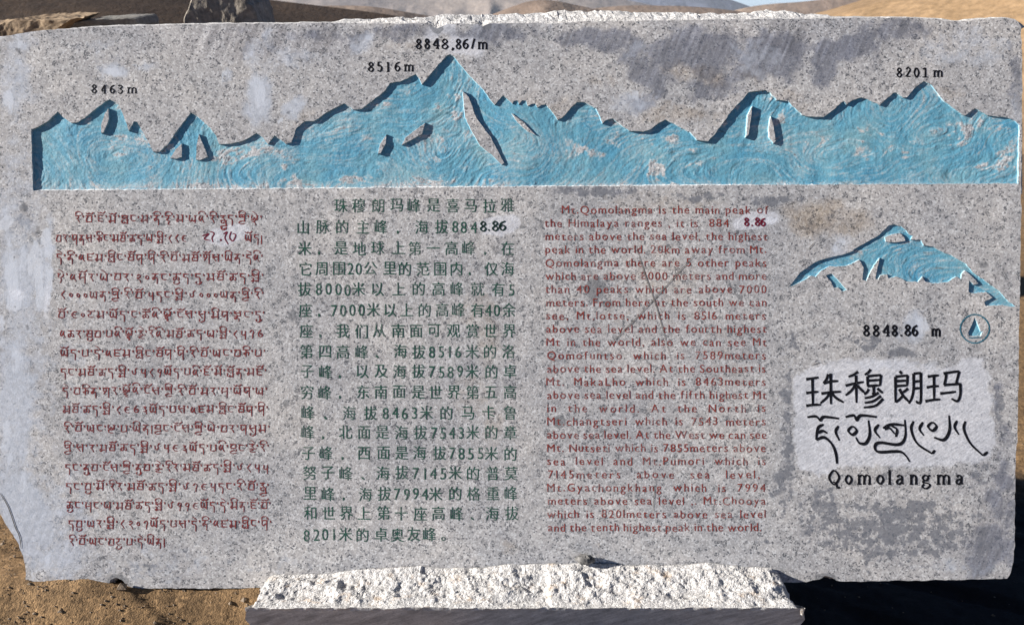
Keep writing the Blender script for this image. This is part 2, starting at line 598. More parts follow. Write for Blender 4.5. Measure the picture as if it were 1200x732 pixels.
def rock(name, poly, y, thick, mat, seed, lean=0.0, rough=0.02, top_tilt=0.0, mat2=None, yaw=0.0):
    """an outline at its own distance extruded to a rough stone"""
    pts = np.array(poly, float)
    n = 260
    seg = np.r_[0, np.cumsum(np.hypot(*np.diff(np.vstack([pts, pts[:1]]), axis=0).T))]
    cl = np.vstack([pts, pts[:1]])
    tt = np.linspace(0, seg[-1], n, endpoint=False)
    q = np.stack([np.interp(tt, seg, cl[:, 0]), np.interp(tt, seg, cl[:, 1])], 1)
    w = on_y(q[:, 0], q[:, 1], y)
    w = on_y(q[:, 0], q[:, 1], y + yaw * (w[:, 0] - w[:, 0].mean()))
    c = w.mean(0)
    rings = []
    lay = [(0, q) for q in np.linspace(0, 0.97, 26)] + [(0.012, 0.995)] + [(q, 1.0) for q in np.linspace(0.05, 0.95, 20)] + [(1.0, q) for q in np.linspace(0.97, 0, 6)]
    for s, (d, k) in enumerate(lay):
        p = c + (w - c) * k
        p[:, 1] += d * thick + lean * (p[:, 2] - c[2])
        p[:, 2] += top_tilt * d * thick
        a = np.linspace(0, 2 * math.pi, n, endpoint=False)
        dn = rough * fbm(np.cos(a) * 3 + d * 3, np.sin(a) * 3 + d * 4, 5, seed)
        v = (w - c) / (np.linalg.norm(w - c, axis=1, keepdims=True) + 1e-9)
        p = p + v * (dn * min(1, k * 1.1))[:, None]
        p[:, 1] += rough * 0.7 * fbm(p[:, 0] * 14 + d * 3, p[:, 2] * 14 + d * 5, 4, seed + 3)
        p[:, 2] += rough * 0.6 * fbm(p[:, 0] * 16, p[:, 1] * 16, 4, seed + 4)
        rings.append(p)
    org = np.array([c[0], y + thick / 2, w[:, 2].min()])
    V = np.vstack(rings) - org
    me = mesh(name, V, grid_faces(len(rings), n, True))
    o = link(name, me, [mat] + ([mat2] if mat2 else []))
    o.location = org
    return o


M_R1 = mat_stone('ochre_stone', (0.10, 0.065, 0.04), (0.42, 0.31, 0.20), 14)
M_R2 = mat_stone('dark_slate', (0.15, 0.14, 0.125), (0.27, 0.255, 0.225), 12)
M_R3 = mat_stone('weathered_stone', (0.16, 0.14, 0.115), (0.32, 0.28, 0.23), 18)
tag(rock('flat_stone', [(-60, 33), (-20, 32), (0, 29), (14, 25), (30, 24), (56, 23), (80, 22.5), (87, 22), (80, 26), (73, 30), (66, 40), (60, 78), (-60, 78)], 2.35, 0.30, M_R1, 71, rough=0.016, top_tilt=0.02),
    'flat ochre stone with a rough pitted edge, at the far left behind the tablet', 'stone')
tag(rock('flat_stone', [(74, 27), (88, 26), (96, 24.5), (120, 22.5), (154, 21.5), (158, 22.5), (161, 30), (156, 80), (74, 80)], 2.5, 0.30, M_R2, 73, rough=0.006, top_tilt=0.0, yaw=0.22),
    'thin dark grey slate lying right of the ochre stone behind the tablet', 'stone')
tag(rock('boulder', [(222, -45), (226, -10), (221, 10), (217, 22), (213, 60), (211, 120), (314, 120), (311, 60), (300, 22), (298, 14), (295, 6), (290, 2), (285, -22), (262, -50)], 2.15, 0.30, M_R3, 79, rough=0.014, yaw=0.13),
    'upright weathered grey-brown boulder standing behind the top left of the tablet', 'stone')

# ------------------------------------------------------------------ footing block
back_prof = np.array([(285, 684), (288, 681), (296, 675), (303, 672), (350, 671), (385, 668), (400, 666.5), (440, 665), (500, 661.5), (540, 662), (565, 664), (580, 661),
                      (600, 659), (640, 659.5), (652, 657), (700, 658.5), (735, 660), (770, 661), (800, 660.5), (850, 659.5), (890, 662), (918, 663), (930, 668), (938, 676), (944, 690)], float)
zb = float((CENTRE + (_uv0(600, 664)[1]) * SV)[2])          # height of the hewn top where it meets the tablet
f_l, f_r = on_z(np.array([284.0]), np.array([713.0]), zb)[0], on_z(np.array([945.0]), np.array([711.0]), zb)[0]
y_front = float((f_l[1] + f_r[1]) / 2)
x_l, x_r = float(f_l[0]), float(f_r[0])
NX = 420
us = np.linspace(0, 1, NX)
xs = x_l + (x_r - x_l) * us
pxs = np.interp(us, [0, 1], [285, 945])
_bu, _bv = _uv0(pxs, np.interp(pxs, back_prof[:, 0], back_prof[:, 1]))
bz = CENTRE[2] + _bv * SV[2]                                   # crest height along the tablet
by = CENTRE[1] + _bv * SV[1] - 0.004


def block_ring(i):
    """profile points (y, z, kind) of the block at column i; kind 0 hewn, 1 sawn"""
    pts = []
    zt = zb
    for s in np.linspace(0, 1, 34):                            # hewn top from front to tablet
        pts.append((y_front + (by[i] - y_front) * s, zt + (bz[i] - zt) * s ** 1.3, 0))
    zs0 = -0.045
    for s in np.linspace(0.15, 1, 5):                           # slot, front wall then floor
        pts.append((by[i] + (zs0 - bz[i]) * math.tan(TILT) * s, bz[i] + (zs0 - bz[i]) * s, 1))
    pts.append((pts[-1][0] + 0.172, zs0, 1))
    yb = pts[-1][0]
    pts.append((yb + 0.02, 0.02, 1))
    pts.append((yb + 0.46, 0.02, 0))  # unseen rear of the block, added this deep to shade the low ground
    pts.append((yb + 0.48, -0.45, 0))
    pts.append((y_front + 0.215, -0.45, 1))
    for s in np.linspace(1, 0.02, 14):                          # undercut sawn front
        pts.append((y_front + 0.215 * s, zt + (-0.45 - zt) * s, 1))
    return pts


rings = [block_ring(i) for i in range(NX)]
kinds = np.array([p[2] for p in rings[0]])
BV = np.zeros((NX, len(kinds), 3))
for i, rg in enumerate(rings):
    BV[i, :, 0] = xs[i]
    BV[i, :, 1] = [p[0] for p in rg]
    BV[i, :, 2] = [p[1] for p in rg]
X, Y, Z = BV[..., 0], BV[..., 1], BV[..., 2]
hew = (kinds == 0)[None, :]
topm = np.zeros(len(kinds))
topm[:34] = np.sin(np.linspace(0.0, math.pi * 0.86, 34)) ** 0.5
rel = 0.0075 * fbm(X * 13, Y * 13, 6, 91, 0.6) + 0.0048 * fbm(X * 55, Y * 55, 4, 92, 0.6)
pit = -0.008 * smooth(0.62, 0.8, vnoise(X * 16 + 4, Y * 24, 93))
BV[..., 2] += topm[None, :] * (rel + pit)
BV[..., 1] += np.where(np.arange(len(kinds)) == 0, 1, 0)[None, :] * 0.004 * fbm(X * 40, Y, 3, 94)
BV[..., 2] += np.where(np.arange(len(kinds)) == 0, 1, 0)[None, :] * 0.003 * fbm(X * 30, Y, 4, 95)
# broken left and right ends, bulging with depth
endw = np.minimum(us, 1 - us)
low = np.clip((zb - Z), 0, 0.5)
BV[..., 0] += np.where(us[:, None] < 0.5, -1, 1) * smooth(0.02, 0.0, endw)[:, None] * (-0.05 * low * (us[:, None] < 0.5) + 0.012 * fbm(Y * 18, Z * 18, 5, 96))
BV[..., 2] -= topm[None, :] * (0.045 * smooth(0.020, 0.0, us) + 0.06 * smooth(0.972, 1.0, us) ** 2)[:, None]
org = np.array([(x_l + x_r) / 2, 0.06, -0.45])
nk = len(kinds)
bf = grid_faces(NX, nk, True).tolist()
mats = [1 if (kinds[f[0] % nk] == 1) else 0 for f in bf]
verts = (BV.reshape(-1, 3) - org).tolist()


def cap(i, flip):
    """rough end face as a fan with an inner ring"""
    ring = BV[i]
    c = np.array([ring[:, 0].mean(), 0.12, -0.12])
    base = len(verts)
    idx = [i * nk + k for k in range(nk)]
    nlay = 5
    prev = idx
    for l in range(1, nlay):
        cur = []
        for k in range(nk):
            p = c + (ring[k] - c) * (1 - l / nlay)
            p = p + np.array([0.018 * float(fbm(p[1] * 16, p[2] * 16, 4, 97 + flip)), 0, 0])
            verts.append((p - org).tolist())
            cur.append(len(verts) - 1)
        for k in range(nk):
            q = [prev[k], prev[(k + 1) % nk], cur[(k + 1) % nk], cur[k]]
            bf.append(q[::-1] if flip else q)
            mats.append(0)
        prev = cur
    q = prev
    bf.append(q[::-1] if flip else q)
    mats.append(0)


# the slot makes the profile concave, so the ends close on the lip and the back part alike
cap(0, 0)
cap(NX - 1, 1)
bm_ = mesh('footing_block', verts, bf)
bm_.materials.append(M_BASE)
bm_.materials.append(M_SAWN)
bm_.polygons.foreach_set('material_index', mats)
blk = link('footing_block', bm_, [])
blk.location = org
tag(blk, 'long rough-hewn pale granite block with a sawn grey front, holding up the tablet', 'stone block')

# ------------------------------------------------------------------ thin mountain air
hz = bmesh.new()
bmesh.ops.create_cube(hz, size=1.0)
hm = bpy.data.meshes.new('haze')
hz.to_mesh(hm)
hz.free()
hmat = bpy.data.materials.new('mountain_air')
hmat.use_nodes = True
hmat.node_tree.nodes.remove(hmat.node_tree.nodes['Principled BSDF'])
pv = hmat.node_tree.nodes.new('ShaderNodeVolumePrincipled')
pv.inputs['Color'].default_value = (0.80, 0.88, 1.0, 1)
pv.inputs['Density'].default_value = 0.00007
hmat.node_tree.links.new(pv.outputs[0], hmat.node_tree.nodes['Material Output'].inputs['Volume'])
ho = link('haze', hm, [hmat])
ground_low = float(GZ.min())
hz_top = max(max(float((o.matrix_world @ v.co).z) for v in o.data.vertices) for o in SC.objects if o.type == 'MESH' and o.name != 'haze') + 3
ho.scale = (2 * float(gx[-1]) + 40, 2 * float(gy[-1]) + 40, hz_top - ground_low + 1)
ho.location = (0, 0, (hz_top + ground_low - 1) / 2)
tag(ho, kind='stuff')

# ------------------------------------------------------------------ the tablet
MT = Matrix((Vector((1, 0, 0)), Vector(SV), Vector(SN))).transposed().to_4x4()
root = bpy.data.objects.new('stone_tablet', None)
SC.collection.objects.link(root)
root.matrix_world = MT
root.empty_display_size = 0.2
tag(root, 'wide speckled grey granite tablet with blue mountain carvings and text in three languages', 'stone tablet')
bpy.context.view_layer.update()


def poly_uv(pts):
    p = np.array(pts, float)
    u, v = P(p[:, 0], p[:, 1])
    return np.stack([u, v], 1)


def resample(q, step, closed=True, jit=0.0, seed=0):
    q = np.asarray(q, float)
    if closed:
        q = np.vstack([q, q[:1]])
    out = []
    for a, b in zip(q[:-1], q[1:]):
        n = max(1, int(round(np.hypot(*(b - a)) / step)))
        for i in range(n):
            out.append(a + (b - a) * i / n)
    if not closed:
        out.append(q[-1])
    out = np.array(out)
    if jit:
        nx = fbm(np.arange(len(out)) * 0.37, np.full(len(out), seed + .5), 4, seed)
        ny = fbm(np.arange(len(out)) * 0.37 + 91, np.full(len(out), seed + .5), 4, seed + 1)
        out = out + jit * np.stack([nx, ny], 1)
    return out


def inside(poly, x, y):
    r = np.zeros(np.shape(x), bool)
    x0, y0 = poly[:, 0], poly[:, 1]
    x1, y1 = np.roll(x0, -1), np.roll(y0, -1)
    for a, b, c, d in zip(x0, y0, x1, y1):
        if b == d:
            continue
        k = ((b > y) != (d > y)) & (x < (c - a) * (y - b) / (d - b) + a)
        r ^= k
    return r


OUT = [(-60, 52), (-20, 46), (0, 43.5), (15, 41), (40, 37), (60, 35.5), (110, 32), (150, 30.6), (200, 29.3), (300, 27.6), (320, 28), (390, 27), (480, 27.8), (500, 27.8), (506, 31), (512, 34), (519, 31), (524, 28),
       (560, 28), (566, 31), (573, 28), (620, 27), (640, 28), (660, 27), (680, 25.5), (760, 24.5), (850, 23), (960, 22), (1000, 21), (1030, 20.7), (1060, 21), (1090, 21.8), (1108, 24.5),
       (1125, 25.2), (1140, 23.6), (1160, 22), (1180, 21), (1187, 22), (1192, 25), (1196, 32), (1198, 60), (1197, 200), (1195.5, 330), (1194.5, 383), (1193.2, 476),
       (1191.5, 520), (1189.8, 569), (1189, 639), (1187, 658), (1184, 671), (1179.5, 677.5), (1100, 679.4), (1000, 680.8), (985, 680.5), (980, 680), (975, 676.5), (966, 674.5), (960, 678), (952, 679.5), (945, 681.5), (930, 682),
       (700, 685), (290, 688.5), (152, 689.5), (147, 685), (143, 680), (136, 676), (129, 679), (126, 687), (118, 690), (60, 689.3), (31, 688), (29.5, 678), (30, 665), (27, 650), (22, 638), (10, 618), (0, 602), (-14, 575),
       (-40, 530), (-66, 480), (-72, 300), (-70, 100)]
RELIEF = [(38.5, 223.3), (37.6, 190), (36.5, 151.5), (47.8, 147), (58.4, 140), (67.7, 130.5), (72.6, 136.4), (82.4, 143.9), (90.4, 143.5), (99.3, 138.2), (113.5, 126.6), (124, 118.7), (128.8, 116.3),
          (138.3, 122.2), (143.7, 132), (150.8, 153.3), (154.3, 147), (157, 142), (160.5, 142.6), (167.7, 155), (179.2, 177.3), (187, 178), (197.8, 167.5), (208.4, 151.5), (223.5, 131.6), (233.3, 138.2),
          (245.7, 149.7), (252.8, 158.6), (256.7, 169), (270.6, 168.4), (284.8, 164.8), (293.7, 160.4), (300.8, 156), (307.9, 161.3), (313.6, 168.6), (317.6, 164), (322, 158.6), (327.4, 163), (334.5, 168.5),
          (341.5, 166.6), (346.9, 150.6), (356.6, 142), (368.2, 141.7), (383.3, 131), (402.8, 121.3), (405.5, 122.2), (413.5, 128.4), (424, 127.5), (440, 115), (450.8, 107), (457, 97), (468.5, 95.5),
          (487.2, 86.6), (490.3, 91), (494.6, 98.7), (510, 80), (524, 64.8), (527.4, 63.3), (534, 69.2), (549.3, 87.8), (566.8, 105.3), (574.4, 117.3), (580, 122.8), (585.4, 116.2), (589.3, 111.7), (596.6, 118.4),
          (600.5, 121.8), (602, 118.4), (606.4, 117.5), (608, 122.5), (611.7, 118), (616, 118), (618.5, 124), (622.4, 122), (626.5, 121.6), (629.5, 126), (635.7, 122.5), (640, 122.3), (646.4, 130), (653.5, 140.6),
          (658.8, 138), (669.5, 125.5), (676.6, 119.6), (683.7, 119.3), (697.9, 126.4), (702.3, 135.3), (705.9, 144.7), (712, 139.7), (718.3, 138.8), (729.8, 147.7), (737.8, 153), (753.7, 154.3), (762.6, 151.3),
          (773.3, 143.3), (780.4, 140), (794.6, 147.7), (808.8, 154.8), (816.8, 164.2), (829.5, 165.2), (837.2, 157.5), (856.6, 130.8), (878, 107.8), (897.5, 105.6), (902.8, 108.6), (910, 116.6), (923.2, 118.4),
          (933, 128.2), (940, 134.4), (947.2, 136.5), (965, 137), (977.4, 128.2), (988.3, 118), (991.5, 122.5), (999, 117.3), (1009.7, 114), (1018.3, 117.3), (1030.7, 123), (1039.3, 115.4), (1047, 108.7),
          (1050.8, 108.7), (1058.4, 114.4), (1063.2, 114), (1071.8, 103), (1082.4, 94.9), (1091, 99), (1106.3, 118.3), (1119.7, 128.8), (1131.1, 135.5), (1142.6, 126.5), (1146.4, 128.8), (1158, 135.5),
          (1180.9, 137.8), (1190.4, 142.2), (1194.6, 147), (1193.2, 215), (900, 216.6), (600, 218.8), (300, 221.4)]
ISL = [[(126.8, 127), (122.4, 133.7), (118.8, 146), (118.6, 156), (121, 155), (127.5, 140)],
       [(212.8, 168.4), (206, 175), (199.5, 185.2), (206, 185.8), (213, 184)],
       [(233, 157.7), (230.6, 169.3), (229.4, 187), (235, 187.4), (243.5, 183.5), (238.6, 171)],
       [(452.8, 157.7), (445.5, 168.3), (442.5, 180), (446, 179.4), (451.5, 168.3)],
       [(498, 144.2), (487, 152.3), (475, 161), (470.6, 170), (475, 167.5), (494.5, 157)],
       [(542.3, 107), (543.2, 120.6), (545, 138), (551.5, 151.2), (562.4, 170.8), (575.5, 180.7), (587.5, 192.7), (590.8, 191), (575.5, 162), (558, 138), (549.3, 114)],
       [(599, 132.6), (606, 143), (617, 153), (627.7, 158.6), (621, 152), (612.6, 142.5)],
       [(881.5, 124.6), (876.5, 134.4), (874.4, 157.5), (873.8, 161), (877.5, 157.5), (879.5, 141.5)],
       [(903.2, 136.2), (901, 150.4), (901.4, 161), (906.4, 167.8), (909, 165), (906.5, 148.6)]]
SMALL = [(923.7, 336.7), (937.3, 319.7), (955, 306.7), (968.7, 302.2), (986.5, 298.5), (998.8, 294.4), (1000.8, 291.7), (1014, 284.5), (1030.2, 275.3), (1041, 264.3), (1048, 262.6), (1056.4, 265.3),
         (1062, 270.5), (1064.6, 273.8), (1069.5, 276.2), (1067, 281), (1079.3, 281), (1082.6, 287.4), (1092.5, 288.5), (1102.3, 294), (1115.4, 299.2), (1131.8, 309), (1140, 318.9), (1151.5, 327), (1171, 341),
         (1181, 352.5), (1189.5, 359), (1182.6, 358.9), (1174.4, 357), (1154.8, 358.4), (1153.4, 354), (1163, 348.4), (1154.8, 341.8), (1138.4, 343.8), (1135, 341.8), (1135.6, 327.9), (1141, 333.6), (1146.6, 332),
         (1136.7, 321.3), (1131, 317.2), (1127, 320.5), (1126, 327), (1120.3, 323.8), (1110.5, 330.3), (1094, 332), (1083.4, 329.5), (1081, 323.8), (1076, 330.3), (1063, 329.5), (1049.8, 323.8), (1041, 326.2),
         (1039.8, 321), (1031.6, 322.4), (1028.9, 327.9), (1025.8, 326.5), (1027.5, 315.6), (1030.9, 302), (1024.8, 310), (1015.2, 329.2), (1010.4, 327.9), (1011.8, 312.8), (1007, 304.6), (992, 311.5),
         (971.5, 312.2), (962, 317), (956, 324.5), (951, 323), (938, 330.6)]
SMALL_ISL = [[(1037, 278), (1045, 274.4), (1055, 273), (1059.5, 277.5), (1061, 282), (1050, 284), (1038, 283)]]
SLIVER = [(967.4, 322.4), (974.2, 320.4), (981, 326.5), (992, 339.5), (986.5, 341.5), (982.4, 336.7), (977, 337.4), (974.2, 330.6)]
EMB = [(1142.3, 371.5), (1140.5, 376), (1138, 382), (1136, 386.5), (1134.2, 389.5), (1135.5, 393.3), (1142, 393.6), (1149.5, 393.4), (1150.5, 390.5), (1152, 387.6), (1149, 388.2), (1147.6, 384), (1145.4, 378.5)]

out_uv = resample(poly_uv(OUT), 0.007, True, 0.0028, 3)
rel_uv = resample(poly_uv(RELIEF), 0.003, True, 0.0015, 5)
isl_uv = [resample(poly_uv(p), 0.0025, True, 0.0012, 6 + i) for i, p in enumerate(ISL)]
sm_uv = resample(poly_uv(SMALL), 0.0025, True, 0.0014, 30)
smi_uv = [resample(poly_uv(p), 0.003, True, 0.0008, 31) for p in SMALL_ISL]
sl_uv = resample(poly_uv(SLIVER), 0.003, True, 0.0006, 33)
em_uv = resample(poly_uv(EMB), 0.003, True, 0.0004, 34)

# --- stains and worn patches, given as ellipses on the stone: (x, y, rx, ry, turn, strength)
SAWN = [(560, 38, 80, 13, 0, 1), (470, 42, 55, 14, 0, .75), (380, 42, 80, 11, 0, .75), (270, 36, 60, 7, 0, .5), (700, 45, 70, 17, 3, 1), (760, 75, 48, 30, 20, 1), (755, 115, 34, 14, -10, 1), (830, 62, 70, 38, 10, 1.05), (835, 105, 45, 16, -12, .9),
        (905, 60, 55, 40, 0, 1.05), (965, 75, 20, 36, 15, 1), (1000, 50, 70, 22, -18, 1), (1060, 36, 50, 12, -6, .85), (920, 92, 22, 16, 0, .9), (1188, 85, 12, 48, 0, .8), (1192, 135, 8, 20, 0, .6),
        (1110, 58, 14, 7, 20, .45), (690, 62, 30, 8, -10, .55), (640, 55, 14, 7, 0, .45),
        (700, 227, 62, 7, 2, .62), (815, 229, 40, 6, 0, .55), (905, 233, 40, 8, 0, .5), (962, 262, 26, 14, -10, .6), (985, 255, 18, 10, 0, .55),
        (1156, 645, 32, 38, 20, 1.05), (1165, 600, 18, 34, 0, .85), (1178, 545, 12, 60, 4, .8), (1165, 470, 9, 42, 8, .75), (1182, 620, 12, 60, 0, .9),
        (160, 668, 44, 9, -4, .5), (220, 655, 40, 8, -6, .35),
        (45, 665, 16, 18, 0, .35), (1040, 570, 50, 12, 0, .35)]
MOTTLE = [(924, 500, 13, 74, -3, .66), (918, 570, 16, 44, 0, .55), (1050, 622, 125, 46, 0, .58), (962, 605, 32, 46, 0, .55), (1060, 600, 56, 14, -8, .62), (1046, 624, 26, 10, 0, .85), (1100, 640, 46, 22, 0, .55), (1150, 560, 20, 24, 0, .5), (978, 602, 5, 50, 2, .7),
          (1020, 402, 18, 9, 0, .72), (1060, 412, 20, 9, 0, .72), (1000, 395, 30, 8, 0, .5), (930, 405, 9, 22, 0, .55), (960, 440, 16, 8, 0, .45), (1172, 490, 9, 50, 4, .6), (30, 255, 16, 26, 0, .5), (44, 290, 7, 22, 0, .55), (180, 665, 60, 12, -3, .42), (880, 640, 40, 20, 0, .35),
          (815, 229, 46, 7, 0, .6), (905, 233, 44, 9, 0, .55), (700, 227, 66, 7, 2, .62), (910, 57, 20, 8, 0, .4), (430, 45, 40, 9, 0, .45)]
DRIPS = [(14, 330, 10, 36, 0, .72), (17, 350, 10, 15, 0, .9), (6, 262, 12, 9, -30, .8), (12, 300, 8, 30, 0, .55), (26, 310, 6, 34, 6, .5), (40, 300, 6, 26, 12, .75), (46, 330, 5, 40, 4, .8), (56, 285, 6, 22, -8, .85), (57, 335, 5, 34, 3, .8), (50, 352, 9, 16, 0, .7), (2, 380, 5, 16, 0, .6),
         (18, 420, 12, 24, 0, .5), (8, 520, 8, 40, 0, .55), (28, 560, 6, 44, 5, .5), (58, 650, 9, 22, 3, .52), (40, 672, 8, 12, 0, .5), (72, 668, 4, 16, 0, .5), (12, 600, 6, 22, 0, .45), (132, 84, 13, 7, 10, .75), (160, 78, 8, 4, 0, .55), (120, 92, 7, 4, 0, .5), (18, 52, 14, 7, 0, .6), (15, 78, 8, 10, 0, .5), (10, 118, 8, 16, 0, .62),
         (304, 112, 8, 24, 3, .62), (296, 96, 6, 10, 0, .5), (326, 141, 7, 5, 0, .6), (262, 88, 4, 9, 0, .5), (313, 42, 5, 9, 12, .55), (745, 112, 16, 8, -10, .5), (985, 285, 7, 24, 40, .5), (1080, 382, 12, 14, 0, .55), (902, 258, 6, 5, 0, .9), (1045, 428, 60, 4, 2, .42), (905, 256, 8, 3, -20, .8)]
BLOOM = [(20, 330, 22, 55, 0, .9), (8, 280, 12, 90, 0, .6), (52, 320, 8, 42, 6, .9), (40, 275, 8, 20, 0, .5), (20, 480, 28, 90, 0, .85), (28, 600, 36, 70, -20, .95), (70, 650, 44, 30, 0, .7), (15, 410, 22, 40, 0, .7), (18, 100, 24, 50, 0, .65), (20, 52, 26, 12, 0, .6),
         (133, 85, 20, 10, 10, .95), (170, 80, 18, 7, 0, .6), (115, 60, 70, 20, 0, .3), (262, 90, 8, 14, 0, .6), (300, 118, 18, 32, 0, .95), (345, 128, 16, 12, 20, .85), (330, 70, 60, 22, 0, .45), (295, 60, 14, 14, 0, .6), (313, 40, 8, 12, 10, .6),
         (425, 50, 18, 12, 0, .7), (743, 118, 30, 13, -8, .6), (745, 60, 20, 22, 0, .35), (890, 66, 40, 26, 20, .45), (1130, 60, 70, 30, 0, .42), (1188, 170, 10, 60, 0, .6), (1095, 210, 90, 12, 0, .2),
         (1070, 382, 18, 20, 0, .85), (1040, 425, 80, 8, 0, .5), (110, 500, 40, 120, 0, .25), (180, 660, 120, 26, 0, .35), (330, 660, 50, 20, 0, .3), (985, 290, 12, 26, 40, .6), (600, 560, 90, 90, 0, .12), (1120, 665, 70, 10, 0, .4), (22, 400, 44, 320, 0, .5), (60, 610, 60, 70, 0, .55), (60, 300, 6, 60, 3, .7), (90, 420, 20, 90, 0, .35)]
RUST = [(955, 255, 38, 22, -10, .75), (1000, 262, 30, 18, 0, .6), (930, 250, 20, 14, 0, .6), (560, 360, 34, 30, 0, .42), (570, 400, 18, 46, 0, .45), (550, 460, 40, 30, 0, .35), (575, 500, 18, 30, 0, .4), (700, 350, 60, 60, 0, .28), (780, 330, 60, 60, 0, .32), (850, 420, 40, 70, 0, .3), (770, 240, 90, 14, 0, .4),
        (640, 130, 60, 24, 0, .45), (790, 135, 60, 14, 0, .5), (700, 95, 30, 14, 0, .35), (810, 85, 40, 14, 0, .55), (840, 92, 20, 8, 0, .6), (880, 85, 14, 10, 0, .45), (600, 640, 14, 10, 0, .45), (1110, 110, 18, 10, 0, .45), (1100, 128, 20, 8, 0, .4), (930, 120, 24, 14, 0, .4), (360, 135, 24, 10, 0, .4),
        (1150, 210, 30, 8, 0, .3), (800, 560, 50, 60, 0, .22), (400, 480, 40, 90, 0, .15), (700, 640, 10, 6, 0, .4), (480, 60, 40, 10, 0, .3), (250, 220, 12, 8, 0, .3), (740, 500, 80, 60, 0, .2)]
WHITE = [(1040, 480, 92, 50, 0, 0), (266, 275, 24, 10, -12, 1.25), (584, 264, 25, 11, -8, 1.25), (886, 258, 26, 10, -10, 1.25), (505, 44, 12, 6, 0, .7), (540, 52, 30, 12, 0, .72), (552, 60, 18, 8, 0, .6), (560, 34, 10, 8, 0, .5), (515, 36, 20, 12, 0, .55), (640, 33, 10, 6, 0, .5),
         (903, 258, 8, 6, 0, .7), (20, 345, 13, 10, 0, .7), (56, 350, 5, 26, 4, .55)]
BRUISE = [(28, 243, 6, 6, 0, .9), (44, 268, 6, 10, 0, .5), (512, 32, 8, 8, 0, 1.1), (343, 370, 7, 8, 0, .75), (335, 472, 5, 5, 0, .9), (698, 338, 12, 14, 20, 1.1), (712, 356, 9, 6, 0, .75), (867, 348, 5, 4, 0, .9), (656, 494, 8, 8, 0, 1.0), (530, 538, 5, 4, 0, .9), (205, 582, 7, 6, 0, .5),
          (293, 243, 4, 4, 0, .7), (228, 262, 4, 3, 0, .5), (181, 472, 4, 4, 0, .7), (1152, 309, 8, 6, 0, .7), (1155, 250, 4, 4, 0, .7), (138, 681, 14, 9, 0, .95), (112, 686, 10, 5, 0, .7), (967, 676, 14, 6, 0, .9), (1081, 641, 10, 3, 0, .6), (940, 57, 8, 6, 0, .3), (885, 430, 8, 5, 0, .5),
          (365, 268, 3, 3, 0, .7), (570, 30, 7, 6, 0, .8), (745, 33, 5, 3, 0, .5), (1000, 28, 5, 3, 0, .5), (878, 432, 16, 8, 0, .4), (760, 448, 7, 4, 0, .5), (1110, 57, 10, 5, 25, .5), (575, 238, 5, 3, 0, .5), (905, 495, 3, 5, 0, .5)]
BRUISE += [(float(x), float(y), float(r), float(r * q), 0, float(s)) for x, y, r, q, s in zip(rng.uniform(10, 1185, 110), rng.uniform(50, 670, 110), rng.uniform(1.6, 4.5, 110), rng.uniform(.6, 1.3, 110), rng.uniform(.45, .85, 110))]
SAW = [(320, 46, 130, 24, 0, 1.1), (250, 38, 60, 14, 0, .6), (440, 40, 50, 14, 0, .8), (900, 45, 130, 28, 0, .8), (1080, 40, 70, 18, 0, .5), (700, 40, 60, 14, 0, .4), (70, 640, 50, 50, 0, .45), (1170, 590, 30, 70, 0, .4)]


def blobs(lst, x, y):
    m = np.zeros(np.shape(x))
    for cx, cy, rx, ry, a, s in lst:
        c, d = math.cos(R(a)), math.sin(R(a))
        dx, dy = x - cx, y - cy
        q = ((dx * c + dy * d) / rx) ** 2 + ((-dx * d + dy * c) / ry) ** 2
        m = np.maximum(m, s * (1 - smooth(0.35, 1.55, np.sqrt(q))))
    return m


PLASTER = np.array([(932, 440), (950, 430), (990, 422), (1060, 418), (1075, 428), (1120, 430), (1130, 418), (1150, 420), (1158, 437), (1163, 470), (1169, 515), (1162, 538), (1120, 543), (1060, 548), (1000, 545), (960, 556), (938, 550), (930, 510)], float)


# pixel coordinates back from the stone, for reading the patches
def px_of(u, v):
    p = CENTRE + (np.asarray(v)[..., None] + V_BASE) * SV + np.asarray(u)[..., None] * np.array([1.0, 0, 0])
    d = p - CAM
    w = d @ FWD
    return 600 + F * d[..., 0] / w, 366 - F * (d @ UP) / w


def seg_ids(base, n):
    return [(base + i, base + (i + 1) % n) for i in range(n)]


pts, edges = [], []


def addloop(q):
    b = len(pts)
    pts.extend(q.tolist())
    edges.extend(seg_ids(b, len(q)))


LOOPS = [out_uv, rel_uv] + isl_uv + [sm_uv] + smi_uv + [sl_uv, em_uv]
for q in LOOPS:
    addloop(q)
u0, v0, u1, v1 = out_uv[:, 0].min(), out_uv[:, 1].min(), out_uv[:, 0].max(), out_uv[:, 1].max()
gu, gv2 = np.meshgrid(np.arange(u0, u1, 0.0085), np.arange(v0, v1, 0.0085))
gu = gu + rng.uniform(-.002, .002, gu.shape)
gv2 = gv2 + rng.uniform(-.002, .002, gu.shape)
k = inside(out_uv, gu, gv2) & ~inside(rel_uv, gu, gv2)
pts.extend(np.stack([gu[k], gv2[k]], 1).tolist())
res = delaunay_2d_cdt([Vector(p) for p in pts], edges, [], 0, 1e-6)
cv = np.array([(p.x, p.y) for p in res[0]])
tri = np.array([f for f in res[2] if len(f) == 3])
cen = cv[tri].mean(1)
keep = inside(out_uv, cen[:, 0], cen[:, 1])
keep &= ~inside(rel_uv, cen[:, 0], cen[:, 1]) & ~inside(sm_uv, cen[:, 0], cen[:, 1]) & ~inside(sl_uv, cen[:, 0], cen[:, 1]) & ~inside(em_uv, cen[:, 0], cen[:, 1])
for q in isl_uv + smi_uv:
    keep |= inside(q, cen[:, 0], cen[:, 1])
tri = tri[keep]
a, b, c = cv[tri[:, 0]], cv[tri[:, 1]], cv[tri[:, 2]]
